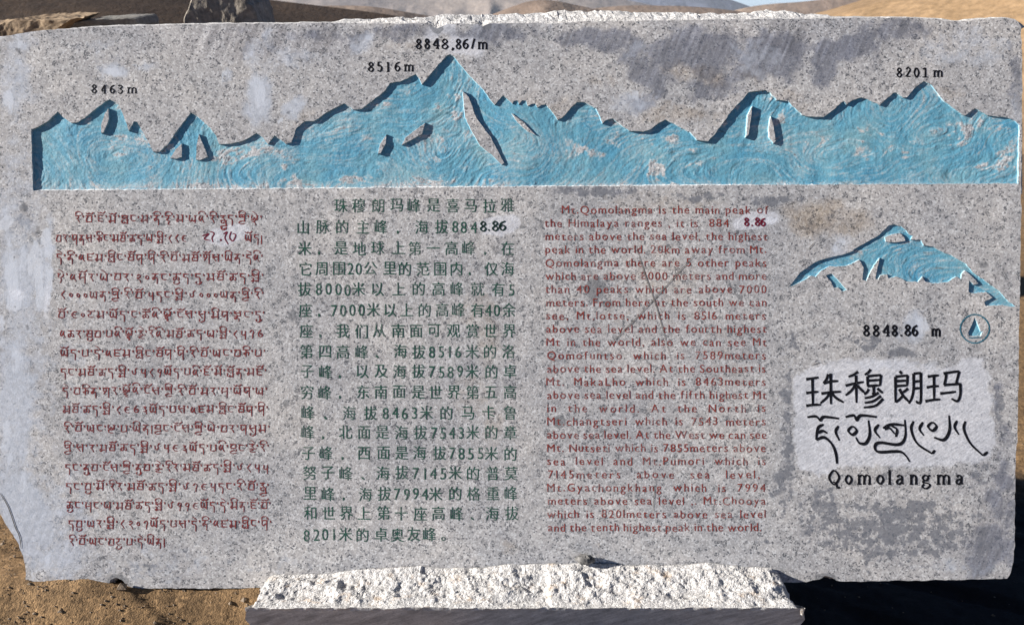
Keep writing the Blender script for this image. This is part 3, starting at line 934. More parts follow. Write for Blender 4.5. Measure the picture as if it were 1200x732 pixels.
area = (b[:, 0] - a[:, 0]) * (c[:, 1] - a[:, 1]) - (b[:, 1] - a[:, 1]) * (c[:, 0] - a[:, 0])
tri[area < 0] = tri[area < 0][:, ::-1]
nf = len(cv)
verts = np.zeros((nf, 3))
verts[:, :2] = cv
faces = tri.tolist()
mi = [0] * len(faces)

# sides and broken top, as rings running back from the front edge
n = len(out_uv)
ccw = np.sum(out_uv[:, 0] * np.roll(out_uv[:, 1], -1) - np.roll(out_uv[:, 0], -1) * out_uv[:, 1]) > 0
tan = np.roll(out_uv, -1, 0) - np.roll(out_uv, 1, 0)
tan /= np.linalg.norm(tan, axis=1, keepdims=True)
nor = np.stack([tan[:, 1], -tan[:, 0]], 1) * (1 if ccw else -1)
opx, opy = px_of(out_uv[:, 0], out_uv[:, 1])
istop = (opy < 60) & (nor[:, 1] > 0.2)
back_y = np.interp(opx, [0, 20, 60, 110, 200, 220, 300, 330, 385, 400, 440, 490, 500, 512, 530, 580, 610, 640, 680, 740, 780, 800, 860, 878, 895, 915, 930, 960, 975, 985, 1010, 1060, 1100, 1130, 1180, 1200],
                   [43, 40, 34.5, 30.5, 28, 27.5, 26.4, 26.5, 25.5, 22.8, 23, 20, 19.5, 17.3, 18.5, 19.5, 17, 14.8, 14, 12.8, 15, 15.5, 17, 15.5, 12.3, 13.5, 14.2, 17, 18, 19.8, 19.5, 20, 21, 24.6, 20.4, 22])
rise = np.where(istop, np.clip(opy - back_y, 0.4, 20) * 0.0020, 0)
DEP = [0.004, 0.010, 0.018, 0.028, 0.040, 0.055, 0.075, 0.105, 0.135, 0.150]
prev = np.arange(n)
# find the front-mesh index of every outline vertex
first = {}
for i, orig in enumerate(res[3]):
    for o_ in orig:
        if o_ < n:
            first[o_] = i
prev = np.array([first[i] for i in range(n)])
allv = [verts]
cnt = nf
arc = np.r_[0, np.cumsum(np.linalg.norm(np.diff(out_uv, axis=0), axis=1))]
for d in DEP:
    t = min(1.0, d / 0.040)
    off = np.where(istop, rise * t ** 0.8 + d * 0.25 * min(1, 0.05 / d), -0.05 * d)
    notch = (opy > 668) & (opy < 687.5) & (((opx > 117) & (opx < 153)) | ((opx > 953) & (opx < 979) & (opy < 679)))
    off = off + np.where(notch, 0.012 * smooth(0, 0.03, d), 0)
    ns = fbm(arc * 28, np.full(n, d * 60), 5, 101, 0.6) * 0.007 + fbm(arc * 90, np.full(n, d * 160), 3, 102) * 0.003
    off = off + ns * np.where(istop, smooth(0, 0.012, d) * np.clip(rise / 0.012, 0.25, 1), smooth(0, 0.03, d))
    p = out_uv + nor * off[:, None]
    ring = np.c_[p, np.full(n, -d) + 0.004 * smooth(0, .01, d) * fbm(arc * 40, np.full(n, d * 80 + 7), 3, 103)]
    allv.append(ring)
    cur = np.arange(cnt, cnt + n)
    for i in range(n):
        j = (i + 1) % n
        q = [prev[i], cur[i], cur[j], prev[j]] if ccw else [prev[j], cur[j], cur[i], prev[i]]
        faces.append([int(x) for x in q])
        mi.append(1)
    prev = cur
    cnt += n
# back face
bp = allv[-1]
resb = delaunay_2d_cdt([Vector(p[:2]) for p in bp], seg_ids(0, n), [], 1, 1e-7)
bv2 = np.array([(p.x, p.y, -DEP[-1]) for p in resb[0]])
allv.append(bv2)
for f in resb[2]:
    faces.append([int(x) + cnt for x in f][::-1])
    mi.append(1)
verts = np.vstack(allv)
sm = mesh('slab', verts, faces)
sm.materials.append(M_SLAB)
sm.materials.append(M_EDGE)
sm.polygons.foreach_set('material_index', mi)
vx, vy = px_of(verts[:, 0], verts[:, 1])
pa, pb, pc = (np.zeros((len(verts), 4)) for _ in range(3))
wx = vx + 12 * fbm(vx / 34, vy / 34, 4, 201, 0.65)
wy = vy + 12 * fbm(vx / 34, vy / 34, 4, 202, 0.65)
pa[:, 0], pa[:, 1], pa[:, 2] = blobs(SAWN, wx, wy), blobs(BLOOM, wx, wy), blobs(RUST, wx, wy)
pw = blobs(WHITE, vx + 4 * fbm(vx / 10, vy / 10, 3, 221), vy + 4 * fbm(vx / 10, vy / 10, 3, 222))
# the smoothed field behind the title
best = np.full(len(verts), 1e9)
for p, q in zip(PLASTER, np.roll(PLASTER, -1, 0)):
    e = q - p
    t = np.clip(((vx - p[0]) * e[0] + (vy - p[1]) * e[1]) / (e @ e), 0, 1)
    best = np.minimum(best, np.hypot(vx - p[0] - t * e[0], vy - p[1] - t * e[1]))
sd = np.where(inside(PLASTER, vx + 5 * fbm(vx / 14, vy / 14, 4, 205, .6), vy + 5 * fbm(vx / 14, vy / 14, 4, 206, .6)), best, -best)
pw = np.maximum(pw, 0.80 * smooth(-9, 8, sd))
pa[:, 0] *= 1 - smooth(-4, 4, sd)
w2x, w2y = vx + 3 * fbm(vx / 12, vy / 20, 3, 211), vy + 4 * fbm(vx / 12, vy / 20, 3, 212)
pc[:, 0], pc[:, 1] = blobs(DRIPS, w2x, w2y), blobs(MOTTLE, wx, wy) * (1 - smooth(-4, 4, sd))
pb[:, 0], pb[:, 1], pb[:, 2] = pw, blobs(BRUISE, vx, vy), blobs(SAW, wx, wy)
for nm, arr in (('patch_a', pa), ('patch_b', pb), ('patch_c', pc)):
    set_attr(sm, nm, arr, 'COLOR')
slab = link('slab', sm, [], root)


# --- recessed mountain carvings
def lic(shape, ang, seed, steps=14, w=None):
    r = np.random.default_rng(seed)
    nz = r.random(shape)
    nz = (nz + np.roll(nz, 1, 0) + np.roll(nz, 1, 1) + np.roll(np.roll(nz, 1, 0), 1, 1)) / 4
    H, W = shape
    ii, jj = np.meshgrid(np.arange(H, dtype=float), np.arange(W, dtype=float), indexing='ij')
    acc = nz.copy()
    for sgn in (1, -1):
        y, x = ii.copy(), jj.copy()
        for s in range(steps):
            yi, xi = np.clip(y.round().astype(int), 0, H - 1), np.clip(x.round().astype(int), 0, W - 1)
            a = ang[yi, xi]
            x += sgn * np.cos(a)
            y += sgn * np.sin(a)
            yi, xi = np.clip(y.round().astype(int), 0, H - 1), np.clip(x.round().astype(int), 0, W - 1)
            acc += nz[yi, xi]
    acc = (acc - acc.mean()) / acc.std()
    return acc


def carve(name, loops, holes, box, depth, inset, relief_amp, seed, label=None, dmap=lambda x: 1 + 0 * x, mats=(M_BLUE, M_WALL), step=1.0, wear_bias=0.0):
    x0, y0, x1, y1 = box
    xs_, ys_ = np.arange(x0, x1 + .1, step), np.arange(y0, y1 + .1, step)
    gx_, gy_ = np.meshgrid(xs_, ys_)
    # chisel and brush strokes run along the level lines of a rolling field
    psi = 1.25 * fbm(gx_ / 150, gy_ / 95, 2, seed) + 0.0050 * gx_ + 0.0085 * gy_
    dash = smooth(-0.25, 0.35, fbm(gx_ / 17, gy_ / 12, 3, seed + 21))
    d0, d1 = np.gradient(psi)
    ang = np.arctan2(-d1, d0)
    wob = 0.30 * fbm(gx_ / 26, gy_ / 20, 2, seed + 5)
    l1 = lic(gx_.shape, ang + wob, seed + 1, 12)
    l2 = lic(gx_.shape, ang - wob, seed + 2, 20)
    l3 = lic(gx_.shape, ang + 0.5 * fbm(gx_ / 40, gy_ / 30, 2, seed + 6) + 0.9 * (dash - .5), seed + 3, 8)
    big = fbm(gx_ / 34, gy_ / 26, 3, seed + 7)
    patch = smooth(-0.15, 0.55, fbm(gx_ / 46, gy_ / 34, 4, seed + 8))
    bare = smooth(0.16, 0.50, fbm(gx_ / 24, gy_ / 15, 5, seed + 31, 0.62)) * smooth(-0.2, 0.4, fbm(gx_ / 90, gy_ / 60, 2, seed + 33) + 0.15)
    loc = 0.35 + 0.9 * smooth(-0.4, 0.6, fbm(gx_ / 55, gy_ / 40, 3, seed + 12))
    pits = fbm(gx_ / 5, gy_ / 4, 3, seed + 13)
    hgt = relief_amp * (0.36 * l1 * loc * (0.25 + dash) + 0.30 * l3 * loc * (1.25 - dash) + 1.7 * big + 0.95 * pits + 0.5 * bare)
    shallow = dmap(gx_) * (1 + 0.22 * fbm(gx_ / 45, gy_ / 60, 3, seed + 41))
    u, v = P(gx_, gy_)
    V = np.stack([u, v, -depth * shallow + hgt], -1).reshape(-1, 3)
    fc = grid_faces(*gx_.shape)[:, ::-1].tolist()
    wear = 0.35 + 0.15 * l1 * loc * dash + 0.10 * l2 + 0.06 * l3 * (1 - dash) + 0.20 * (patch - 0.35) + wear_bias
    edge = smooth(208, 219, gy_) * 0.30 if y1 - y0 > 120 else 0 * gx_
    wear = wear + edge
    wear = wear + 0.62 * bare
    grime = 0.35 + 0.20 * (-l3) + 0.10 * l2
    W = np.zeros((V.shape[0], 4))
    W[:, 0], W[:, 1] = wear.ravel(), grime.ravel()
    V, W = [V], [W]
    c0 = len(V[0])
    m = [0] * len(fc)
    for lp, sgn in [(l, 1) for l in loops] + [(h, -1) for h in holes]:
        k_ = len(lp)
        ccw_ = np.sum(lp[:, 0] * np.roll(lp[:, 1], -1) - np.roll(lp[:, 0], -1) * lp[:, 1]) > 0
        t_ = np.roll(lp, -2, 0) - np.roll(lp, 2, 0)
        t_ /= np.linalg.norm(t_, axis=1, keepdims=True) + 1e-9
        n_ = np.stack([-t_[:, 1], t_[:, 0]], 1) * (1 if ccw_ else -1) * sgn     # into the recess
        rim = smooth(0.75, 0.97, n_[:, 1]) * (lp[:, 1] < lp[:, 1].min() + 0.014) if sgn > 0 and y1 - y0 > 120 else np.zeros(k_)
        i_ = inset * (1 + 1.1 * rim)[:, None] * (1 + 0.5 * fbm(np.arange(k_) * .21, np.full(k_, seed + .3), 3, seed))[:, None]
        prevb = None
        for f_, dz in ((0, 0.0), (0.25, -0.35), (0.6, -0.75), (1.15, -1.35)):
            q = lp + n_ * i_ * f_
            V.append(np.c_[q, np.full(k_, depth * dz)])
            w_ = np.zeros((k_, 4))
            w_[:, 0] = 0.62 - 0.35 * f_ + 0.25 * fbm(np.arange(k_) * .13, np.full(k_, seed + .8), 3, seed + 2)
            w_[:, 0] = np.maximum(w_[:, 0], rim * (1.25 - 0.5 * f_))
            w_[:, 1] = 0.3
            W.append(w_)
            base = c0
            if prevb is not None:
                for i in range(k_):
                    j = (i + 1) % k_
                    q4 = [prevb + i, prevb + j, base + j, base + i]
                    fc.append(q4 if (ccw_ == (sgn > 0)) else q4[::-1])
                    m.append(1)
            prevb = base
            c0 += k_
    V, W = np.vstack(V), np.vstack(W)
    me = mesh(name, V, fc)
    sm_ = np.array(m) == 0
    me.polygons.foreach_set('use_smooth', sm_)
    for mm in mats:
        me.materials.append(mm)
    me.polygons.foreach_set('material_index', m)
    set_attr(me, 'wear', W, 'COLOR')
    o = link(name, me, [], root)
    if label:
        o['label'] = label
    return o


carve('mountain_relief', [rel_uv], isl_uv, (32, 58, 1199, 227), 0.0060, 0.0017, 0.00052, 301, 'long blue painted mountain range sunk across the top of the tablet',
      lambda x: sum(np.interp(x + dx, [0, 50, 75, 130, 150, 260, 290, 335, 345, 570, 598, 645, 660, 720, 740, 970, 1000, 1200], [1, 1, .84, .84, .75, .82, .7, .66, .86, .86, .40, .5, .95, .75, .9, .95, .72, .66]) for dx in range(-18, 19, 3)) / 13)
carve('mountain_relief', [sm_uv], smi_uv, (918, 258, 1193, 363), 0.0036, 0.0011, 0.00034, 331, 'single blue painted summit carved above the title', wear_bias=0.03)
carve('mountain_relief', [sl_uv], [], (963, 317, 995, 344), 0.0030, 0.0011, 0.0003, 341, 'small blue sliver carved below the summit', wear_bias=-0.12)

# ------------------------------------------------------------------ lettering
_lift = [0]


def catmull(p, per=6):
    p = np.asarray(p, float)
    if len(p) < 3:
        t = np.linspace(0, 1, 4)[:, None]
        return p[0] * (1 - t) + p[1] * t
    closed = np.allclose(p[0], p[-1])
    e0 = p[-2] if closed else 2 * p[0] - p[1]
    e1 = p[1] if closed else 2 * p[-1] - p[-2]
    q = np.vstack([e0, p, e1])
    out = []
    for i in range(1, len(q) - 2):
        a, b, c, d = q[i - 1:i + 3]
        for t in np.linspace(0, 1, per, endpoint=False):
            out.append(0.5 * ((2 * b) + (c - a) * t + (2 * a - 5 * b + 4 * c - d) * t * t + (3 * b - a - 3 * c + d) * t ** 3))
    out.append(p[-1])
    return np.array(out)


class Ink:
    """flat painted strokes gathered in photograph pixels, then laid on the stone"""

    def __init__(self):
        self.v, self.f, self.z = [], [], []

    def add(self, pts2, faces, lift=None):
        b = len(self.v)
        self.v.extend(pts2)
        self.f.extend([tuple(b + i for i in f) for f in faces])
        _lift[0] = (_lift[0] + 1) % 14
        self.z.extend([(_lift[0] if lift is None else lift) * 1.5e-5] * len(pts2))

    def stroke(self, p, w, taper=(1, 1), nib=None, straight=False):
        p = np.asarray(p, float)
        q = p if straight else catmull(p)
        if straight and len(q) > 2:                     # sharp corners: separate pieces
            for a, b in zip(q[:-1], q[1:]):
                d = (b - a) / (np.linalg.norm(b - a) + 1e-9) * w * 0.42
                self.stroke([a - d, b + d], w, (1, 1), nib)
            return
        d = np.gradient(q, axis=0)
        d /= np.linalg.norm(d, axis=1, keepdims=True) + 1e-9
        nrm = np.stack([-d[:, 1], d[:, 0]], 1)
        t = np.linspace(0, 1, len(q))
        ww = np.full(len(q), float(w))
        ww *= np.interp(t, [0, 0.25, 0.75, 1], [taper[0], 1, 1, taper[1]])
        if nib is not None:                             # broad nib: thin across, thick down
            ww *= 0.52 + 0.48 * np.abs(d[:, 0] * math.sin(nib) - d[:, 1] * math.cos(nib))
        A, B = q + nrm * ww[:, None] / 2, q - nrm * ww[:, None] / 2
        n_ = len(q)
        self.add(np.vstack([A, B]).tolist(), [(i, n_ + i, n_ + i + 1, i + 1) for i in range(n_ - 1)])

    def glyph(self, ch, cx, base, size, sx=1.0, skew=0.0, align='c'):
        V, Fc, w = GLY[ch]
        x = (V[:, 0] - (w[0] + w[1]) / 2) if align == 'c' else V[:, 0]
        x = x * size * sx + cx
        y = base - V[:, 1] * size
        self.add(np.stack([x + skew * V[:, 1] * size, y], 1).tolist(), Fc)

    def build(self, name, mat, label=None, parent=None, z0=0.00035):
        p = np.array(self.v)
        u, v = P(p[:, 0], p[:, 1])
        me = mesh(name, np.c_[u, v, z0 + np.array(self.z)], self.f)
        a = np.zeros(len(me.polygons) * 3)
        me.polygons.foreach_get('normal', a)
        flip = a.reshape(-1, 3)[:, 2] < 0
        if flip.any():
            bm = bmesh.new()
            bm.from_mesh(me)
            bm.faces.ensure_lookup_table()
            bmesh.ops.reverse_faces(bm, faces=[bm.faces[i] for i in np.nonzero(flip)[0]])
            bm.to_mesh(me)
            bm.free()
        o = link(name, me, [mat], parent or root)
        if label:
            o['label'] = label
        return o


CN = [(241, 's1', '珠265 穆335 朗408 玛481 峰549 是625 喜697 马769 拉842 雅912'),
      (266, 's1', '山117 脉193 的270 主348 峰421 ,485 海576 拔655 8:709 8:745 4:783'),
      (290.6, 's1', '米123 ,178 是263 地335 球408 上490 第553 一623 高697 峰765 ,825 在915'),
      (314.7, 's1', '它125 周187 围255 2:302 0:333 公378 里453 的515 范582 围650 内714 ,765 仅850 海913'),
      (338.5, 's1', '拔122 8:178 0:215 0:252 0:288 米332 以408 上488 的567 高643 峰718 就797 有875 5:930'),
      (363, 's1', '座125 ,178 7:238 0:272 0:308 0:344 米391 以456 上520 的590 高658 峰722 有795 4:840 0:872 余918'),
      (387.5, 's1', '座127 .183 我270 们343 从413 南487 面557 可628 观702 赏775 世847 界920'),
      (411.5, 's1', '第130 四201 高273 峰345 、405 海496 拔568 8:619 5:655 1:688 6:720 米773 的845 洛917'),
      (435, 's2', '子125 峰193 ,248 以333 及402 海473 拔543 7:594 5:628 8:662 9:697 米742 的812 卓882'),
      (459, 's2', '穷127 峰193 ,248 东335 南402 面470 是540 世605 界675 第745 五812 高882'),
      (483.4, 's2', '峰127 、195 海285 拔363 8:420 4:455 6:490 3:525 米572 的648 马727 卡802 鲁883'),
      (506.4, 's2', '峰127 ,185 北270 面340 是408 海478 拔548 7:600 5:633 4:667 3:702 米745 的815 章885'),
      (530.5, 's2', '子130 峰198 ,258 西340 面410 是480 海548 拔618 7:670 8:703 5:738 5:772 米815 的887'),
      (554, 's2', '努135 子205 峰272 、335 海410 拔480 7:532 1:566 4:600 5:635 米678 的747 普818 莫887'),
      (578, 's2', '里137 峰205 ,262 海343 拔413 7:463 9:497 9:532 4:567 米608 的680 格748 重820 峰887'),
      (601, 's2', '和138 世205 界272 上340 第410 十478 座548 高615 峰683 、742 海818 拔887'),
      (625.7, 's2', '8:125 2:160 0:193 1:228 米270 的333 卓403 奥462 友525 峰583 。635')]
EN = [(657, 901, 'Mt.Qomolangma is the main peak of'), (637, 0, 'the Himalaya ranges , it is  884'), (638, 900, 'meters above the sea level, the highest'), (638, 899, 'peak in the world. 20km away from Mt.'),
      (638, 899, 'Qomolangma there are 5 other peaks'), (638, 899, 'which are above 8000 meters and more'), (638, 899, 'than 40 peaks which are above 7000'), (639, 899, 'meters. From here at the south we can'),
      (639, 898, 'see, Mt.lotse, which is 8516 meters'), (639, 899, 'above sea level and the fourth highest'), (639, 899, 'Mt in the world, also we can see Mt'), (640, 898, 'Qomofuntso which is 7589meters'),
      (640, 898, 'above the sea level. At the Southeast is'), (639, 898, 'Mt. MakaLho which is 8463meters'), (640, 899, 'above sea level and the fifth highest Mt'), (640, 898, 'in the world. At the North is'),
      (640, 898, 'Mt.changtseri which is 7543 meters'), (640, 899, 'above sea level. At the West we can see'), (640, 898, 'Mt. Nutseti which is 7855meters above'), (640, 898, 'sea level and Mt.Pumori which is'),
      (641, 891, '7145meters above sea level,'), (640, 898, 'Mt.Gyachongkhang which is 7994'), (641, 898, 'meters above sea level ,. Mt.Chooya'), (640, 898, 'which is 8201meters above sea level'), (641, 893, 'and the tenth highest peak in the world.')]

# outlines of every needed character, from the built-in typeface
need = sorted(set(''.join(e[2] for e in EN) + ''.join(t[0] for r in CN for t in r[2].split())) - {' '})
GLY, tmp = {}, {}
for ch in need:
    c_ = bpy.data.curves.new('tmp', 'FONT')
    c_.body = ch
    c_.resolution_u = 3
    c_.fill_mode = 'FRONT'
    c_.dimensions = '2D'
    o_ = bpy.data.objects.new('tmp', c_)
    SC.collection.objects.link(o_)
    tmp[ch] = o_
bpy.context.view_layer.update()
dg = bpy.context.evaluated_depsgraph_get()
for ch, o_ in tmp.items():
    me = bpy.data.meshes.new_from_object(o_.evaluated_get(dg))
    V = np.array([v.co[:2] for v in me.vertices])
    GLY[ch] = (V, [tuple(p.vertices) for p in me.polygons], (V[:, 0].min(), V[:, 0].max()))
    bpy.data.meshes.remove(me)
for o_ in tmp.values():
    c_ = o_.data
    bpy.data.objects.remove(o_)
    bpy.data.curves.remove(c_)

# Chinese paragraph
ink = Ink()
for yc, s, row in CN:
    k_ = 3.326 if s == 's1' else 3.184
    for tok in row.split():
        ch = tok[0]
        x = 320 + float(tok[1:].lstrip(':')) / k_
        jx, jy = rng.normal(0, 0.35, 2)
        if ch in ',.':
            ink.stroke([(x - 0.8, yc + 5), (x + 0.6, yc + 5.6), (x - 0.4, yc + 8)], 2.0, (1, .5))
        elif ch == '。':
            a_ = np.linspace(0, 6.2832, 9)
            ink.stroke(np.stack([x + 2 * np.cos(a_), yc + 5 + 2 * np.sin(a_)], 1), 1.0)
        elif ch == '、':
            ink.stroke([(x - 1.5, yc + 4.5), (x + 1.5, yc + 7.5)], 1.8, (.6, 1))
        elif ch.isdigit():
            ink.glyph(ch, x + jx, yc + 7.2 + jy, 19.5, 0.82)
        else:
            V = GLY[ch][0]
            hgt = (V[:, 1].min() + V[:, 1].max()) / 2
            ink.glyph(ch, x + jx, yc + jy + (hgt if ch not in '一' else 0.38) * 17.6 * 1.0, 17.6, 0.94)
ink.build('chinese_inscription', M_GREEN, 'paragraph of green Chinese characters')

# English paragraph
ink = Ink()
for i, (xa, xb, txt) in enumerate(EN):
    y = 250.4 + i * 15.48
    wid = [0.30 if ch == ' ' else (GLY[ch][2][1] - GLY[ch][2][0]) + 0.16 for ch in txt]
    size = 13.6
    if not xb:
        xb = 855
    gaps = len(txt) - 1
    slack = (xb - xa) / size - sum(wid)
    sp = slack / gaps if txt.count(' ') == 0 else slack * 0.55 / gaps
    wsp = slack * 0.45 / max(1, txt.count(' '))
    x = xa
    for ch, w_ in zip(txt, wid):
        if ch != ' ':
            ink.glyph(ch, x + w_ * size / 2, y + rng.normal(0, .25), size, 1.0)
        x += (w_ + sp + (wsp if ch == ' ' else 0)) * size
ink.build('english_inscription', M_MAROON, 'paragraph of worn red English text')

# ---- stroke letters -------------------------------------------------------
# Tibetan: each letter on a 1 x 1 body hanging from its head line, y down
TB = {
    'ར': (.72, [[(0, 0), (.72, 0)], [(.42, 0), (.42, .3), (.16, .42)], [(.22, .4), (.45, .62), (.62, 1.0)]]),
    'བ': (.85, [[(0, 0), (.85, 0)], [(.78, 0), (.78, .85)], [(.78, .82), (.1, .82)], [(.1, .85), (.1, .45), (.3, .05)]]),
    'ཇ': (.8, [[(0, 0), (.8, 0)], [(.12, 0), (.12, .85)], [(.12, .83), (.8, .83)], [(.12, .42), (.68, .42)]]),
    'མ': (.95, [[(0, 0), (.32, 0)], [(.22, 0), (.22, .45), (.02, .68), (.15, .9), (.3, .7)], [(.24, .66), (.82, .66)], [(.62, 0), (.95, 0)], [(.82, 0), (.82, 1.0)]]),
    'ག': (.9, [[(0, 0), (.9, 0)], [(.15, 0), (.12, .5), (.3, .72), (.5, .5), (.75, .42)], [(.76, 0), (.76, 1.35)]]),
    'ང': (.75, [[(0, 0), (.75, 0)], [(.14, 0), (.12, .45), (.3, .72), (.75, .72)]]),
    'ན': (.82, [[(0, 0), (.82, 0)], [(.42, 0), (.36, .3), (.1, .5), (.16, .75), (.36, .55), (.58, .5), (.66, .8), (.64, 1.35)]]),
    'ཧ': (.8, [[(0, 0), (.8, 0)], [(.45, 0), (.45, .32), (.12, .34)], [(.45, .32), (.2, .62), (.6, .7), (.4, 1.1), (.75, 1.25)]]),
    'ལ': (.98, [[(0, 0), (.24, 0)], [(.12, 0), (.05, .5), (.2, .78), (.4, .55), (.4, .28)], [(.4, .55), (.56, .78), (.82, .55)], [(.68, 0), (.98, 0)], [(.84, 0), (.84, 1.0)]]),
    'འ': (.8, [[(.3, 0), (.08, .45), (.22, .75), (.5, .3), (.58, .05)], [(.5, .3), (.58, .7), (.8, 1.0)]]),
    'ད': (.75, [[(0, 0), (.75, 0)], [(.14, 0), (.12, .4), (.45, .42), (.62, .7), (.6, 1.4)]]),
    'ཀ': (.95, [[(0, 0), (.95, 0)], [(.12, 0), (.12, .55), (.28, .36), (.45, .5), (.45, 0)], [(.82, 0), (.82, 1.35)], [(.45, .45), (.82, .4)]]),
    'ཞ': (.85, [[(0, 0), (.85, 0)], [(.42, 0), (.42, .95)], [(.42, .38), (.12, .55), (.42, .72)], [(.42, .38), (.78, .3), (.72, .8)]]),
    'ཐ': (.82, [[(0, 0), (.82, 0)], [(.75, 0), (.75, .85)], [(.75, .83), (.1, .83)], [(.1, .85), (.12, .45), (.75, .42)], [(.25, 0), (.22, .45)]]),
    'ཆ': (.85, [[(0, 0), (.85, 0)], [(.42, 0), (.42, .38), (.1, .5), (.12, .85), (.42, .65), (.42, .38), (.74, .5), (.72, .85), (.42, .65)]]),
    'ཚ': (.95, [[(0, 0), (.85, 0), (.98, -.18)], [(.42, 0), (.42, .38), (.1, .5), (.12, .85), (.42, .65), (.42, .38), (.74, .5), (.72, .85), (.42, .65)]]),
    'ཅ': (.85, [[(0, 0), (.85, 0)], [(.45, 0), (.42, .34), (.1, .5), (.3, .8), (.85, .78)]]),
    'ཙ': (.92, [[(0, 0), (.8, 0), (.95, -.18)], [(.45, 0), (.42, .34), (.1, .5), (.3, .8), (.85, .78)]]),
    'ཛ': (.9, [[(0, 0), (.78, 0), (.94, -.18)], [(.12, 0), (.12, .85)], [(.12, .83), (.8, .83)], [(.12, .42), (.68, .42)]]),
    'ས': (.98, [[(0, 0), (.34, 0)], [(.16, 0), (.1, .42), (.46, .32), (.84, .3)], [(.1, .42), (.3, .62), (.55, .95)], [(.66, 0), (.98, 0)], [(.84, 0), (.84, 1.0)]]),
    'ཡ': (.98, [[(0, 0), (.2, 0)], [(.1, 0), (.05, .5), (.2, .78), (.42, .5), (.42, .05)], [(.42, .5), (.6, .78), (.84, .6)], [(.66, 0), (.98, 0)], [(.84, 0), (.84, 1.0)]]),
    'པ': (.88, [[(0, 0), (.24, 0)], [(.12, 0), (.12, .78), (.8, .76)], [(.6, 0), (.88, 0)], [(.78, 0), (.78, .85)]]),
    'ཤ': (.92, [[(0, 0), (.92, 0)], [(.12, 0), (.12, .42), (.44, .42), (.44, 0)], [(.4, .42), (.15, .85)], [(.8, 0), (.8, 1.3)]]),
    'ཉ': (.82, [[(0, 0), (.4, 0)], [(.3, 0), (.1, .4), (.4, .52), (.72, .3), (.72, 0)], [(.4, .5), (.5, .9), (.34, 1.3)]]),
    'ཁ': (.9, [[(0, 0), (.34, 0)], [(.2, 0), (.08, .45), (.4, .5), (.78, .42)], [(.1, .45), (.14, .8)], [(.62, 0), (.9, 0)], [(.78, 0), (.78, 1.35)]]),
    'ཏ': (.8, [[(0, 0), (.8, 0)], [(.5, 0), (.45, .32), (.14, .45)], [(.3, .42), (.5, .6), (.64, 1.2)]]),
    '༠': (.42, [[(.2, .2), (.02, .45), (.2, .7), (.38, .45), (.2, .2)]]),
    '༡': (.55, [[(.0, .3), (.3, .0), (.52, .25), (.4, .7), (.38, 1.15)]]),
    '༢': (.6, [[(.1, .2), (.35, .0), (.52, .2), (.35, .42), (.1, .5), (.4, .7), (.6, 1.15)]]),
    '༣': (.62, [[(.1, .1), (.45, .1), (.3, .4), (.55, .5), (.3, .75), (.12, .6)], [(.5, .55), (.58, 1.1)]]),
    '༤': (.7, [[(.7, .1), (.3, .1), (.05, .45), (.25, .8), (.7, .85)], [(.2, .45), (.55, .45)]]),
    '༥': (.6, [[(.08, 0), (.06, .5), (.3, .6), (.52, .45)], [(.54, 0), (.54, 1.2)]]),
    '༦': (.68, [[(.45, -.1), (.12, .4), (.2, .8), (.55, .8), (.65, .5), (.45, .35), (.35, .6)]]),
    '༧': (.72, [[(.0, .2), (.08, .6), (.3, .75), (.48, .5), (.42, .2), (.62, -.1), (.75, .0)]]),
    '༨': (.55, [[(.5, -.05), (.1, .45), (.3, .75), (.5, 1.1)]]),
    '༩': (.55, [[(.5, .35), (.25, .5), (.05, .3), (.25, .02), (.5, .15), (.42, .6), (.3, 1.15)]]),
    '།': (.25, [[(.12, 0), (.12, 1.2)]]),
    '.': (.3, [[(.1, .7), (.2, .85)]]),
}
SUBJ = {0x0FB3: 'ལ', 0x0FA8: 'མ', 0x0F9F: 'ཏ', 0x0FB7: 'ཧ', 0x0FA9: 'ཙ', 0x0FA3: 'ན', 0x0F94: 'ང', 0x0F92: 'ག', 0x0FB1: 'y', 0x0FAB: 'ཛ'}
VOW = {'ི': [(.05, -.12), (.1, -.42), (.5, -.52), (.82, -.3), (.78, -.1)], 'ེ': [(.12, -.55), (.4, -.4), (.68, -.12)],
       'ོ': [(-.02, -.42), (.2, -.22), (.42, -.36), (.62, -.2), (.95, -.48)]}
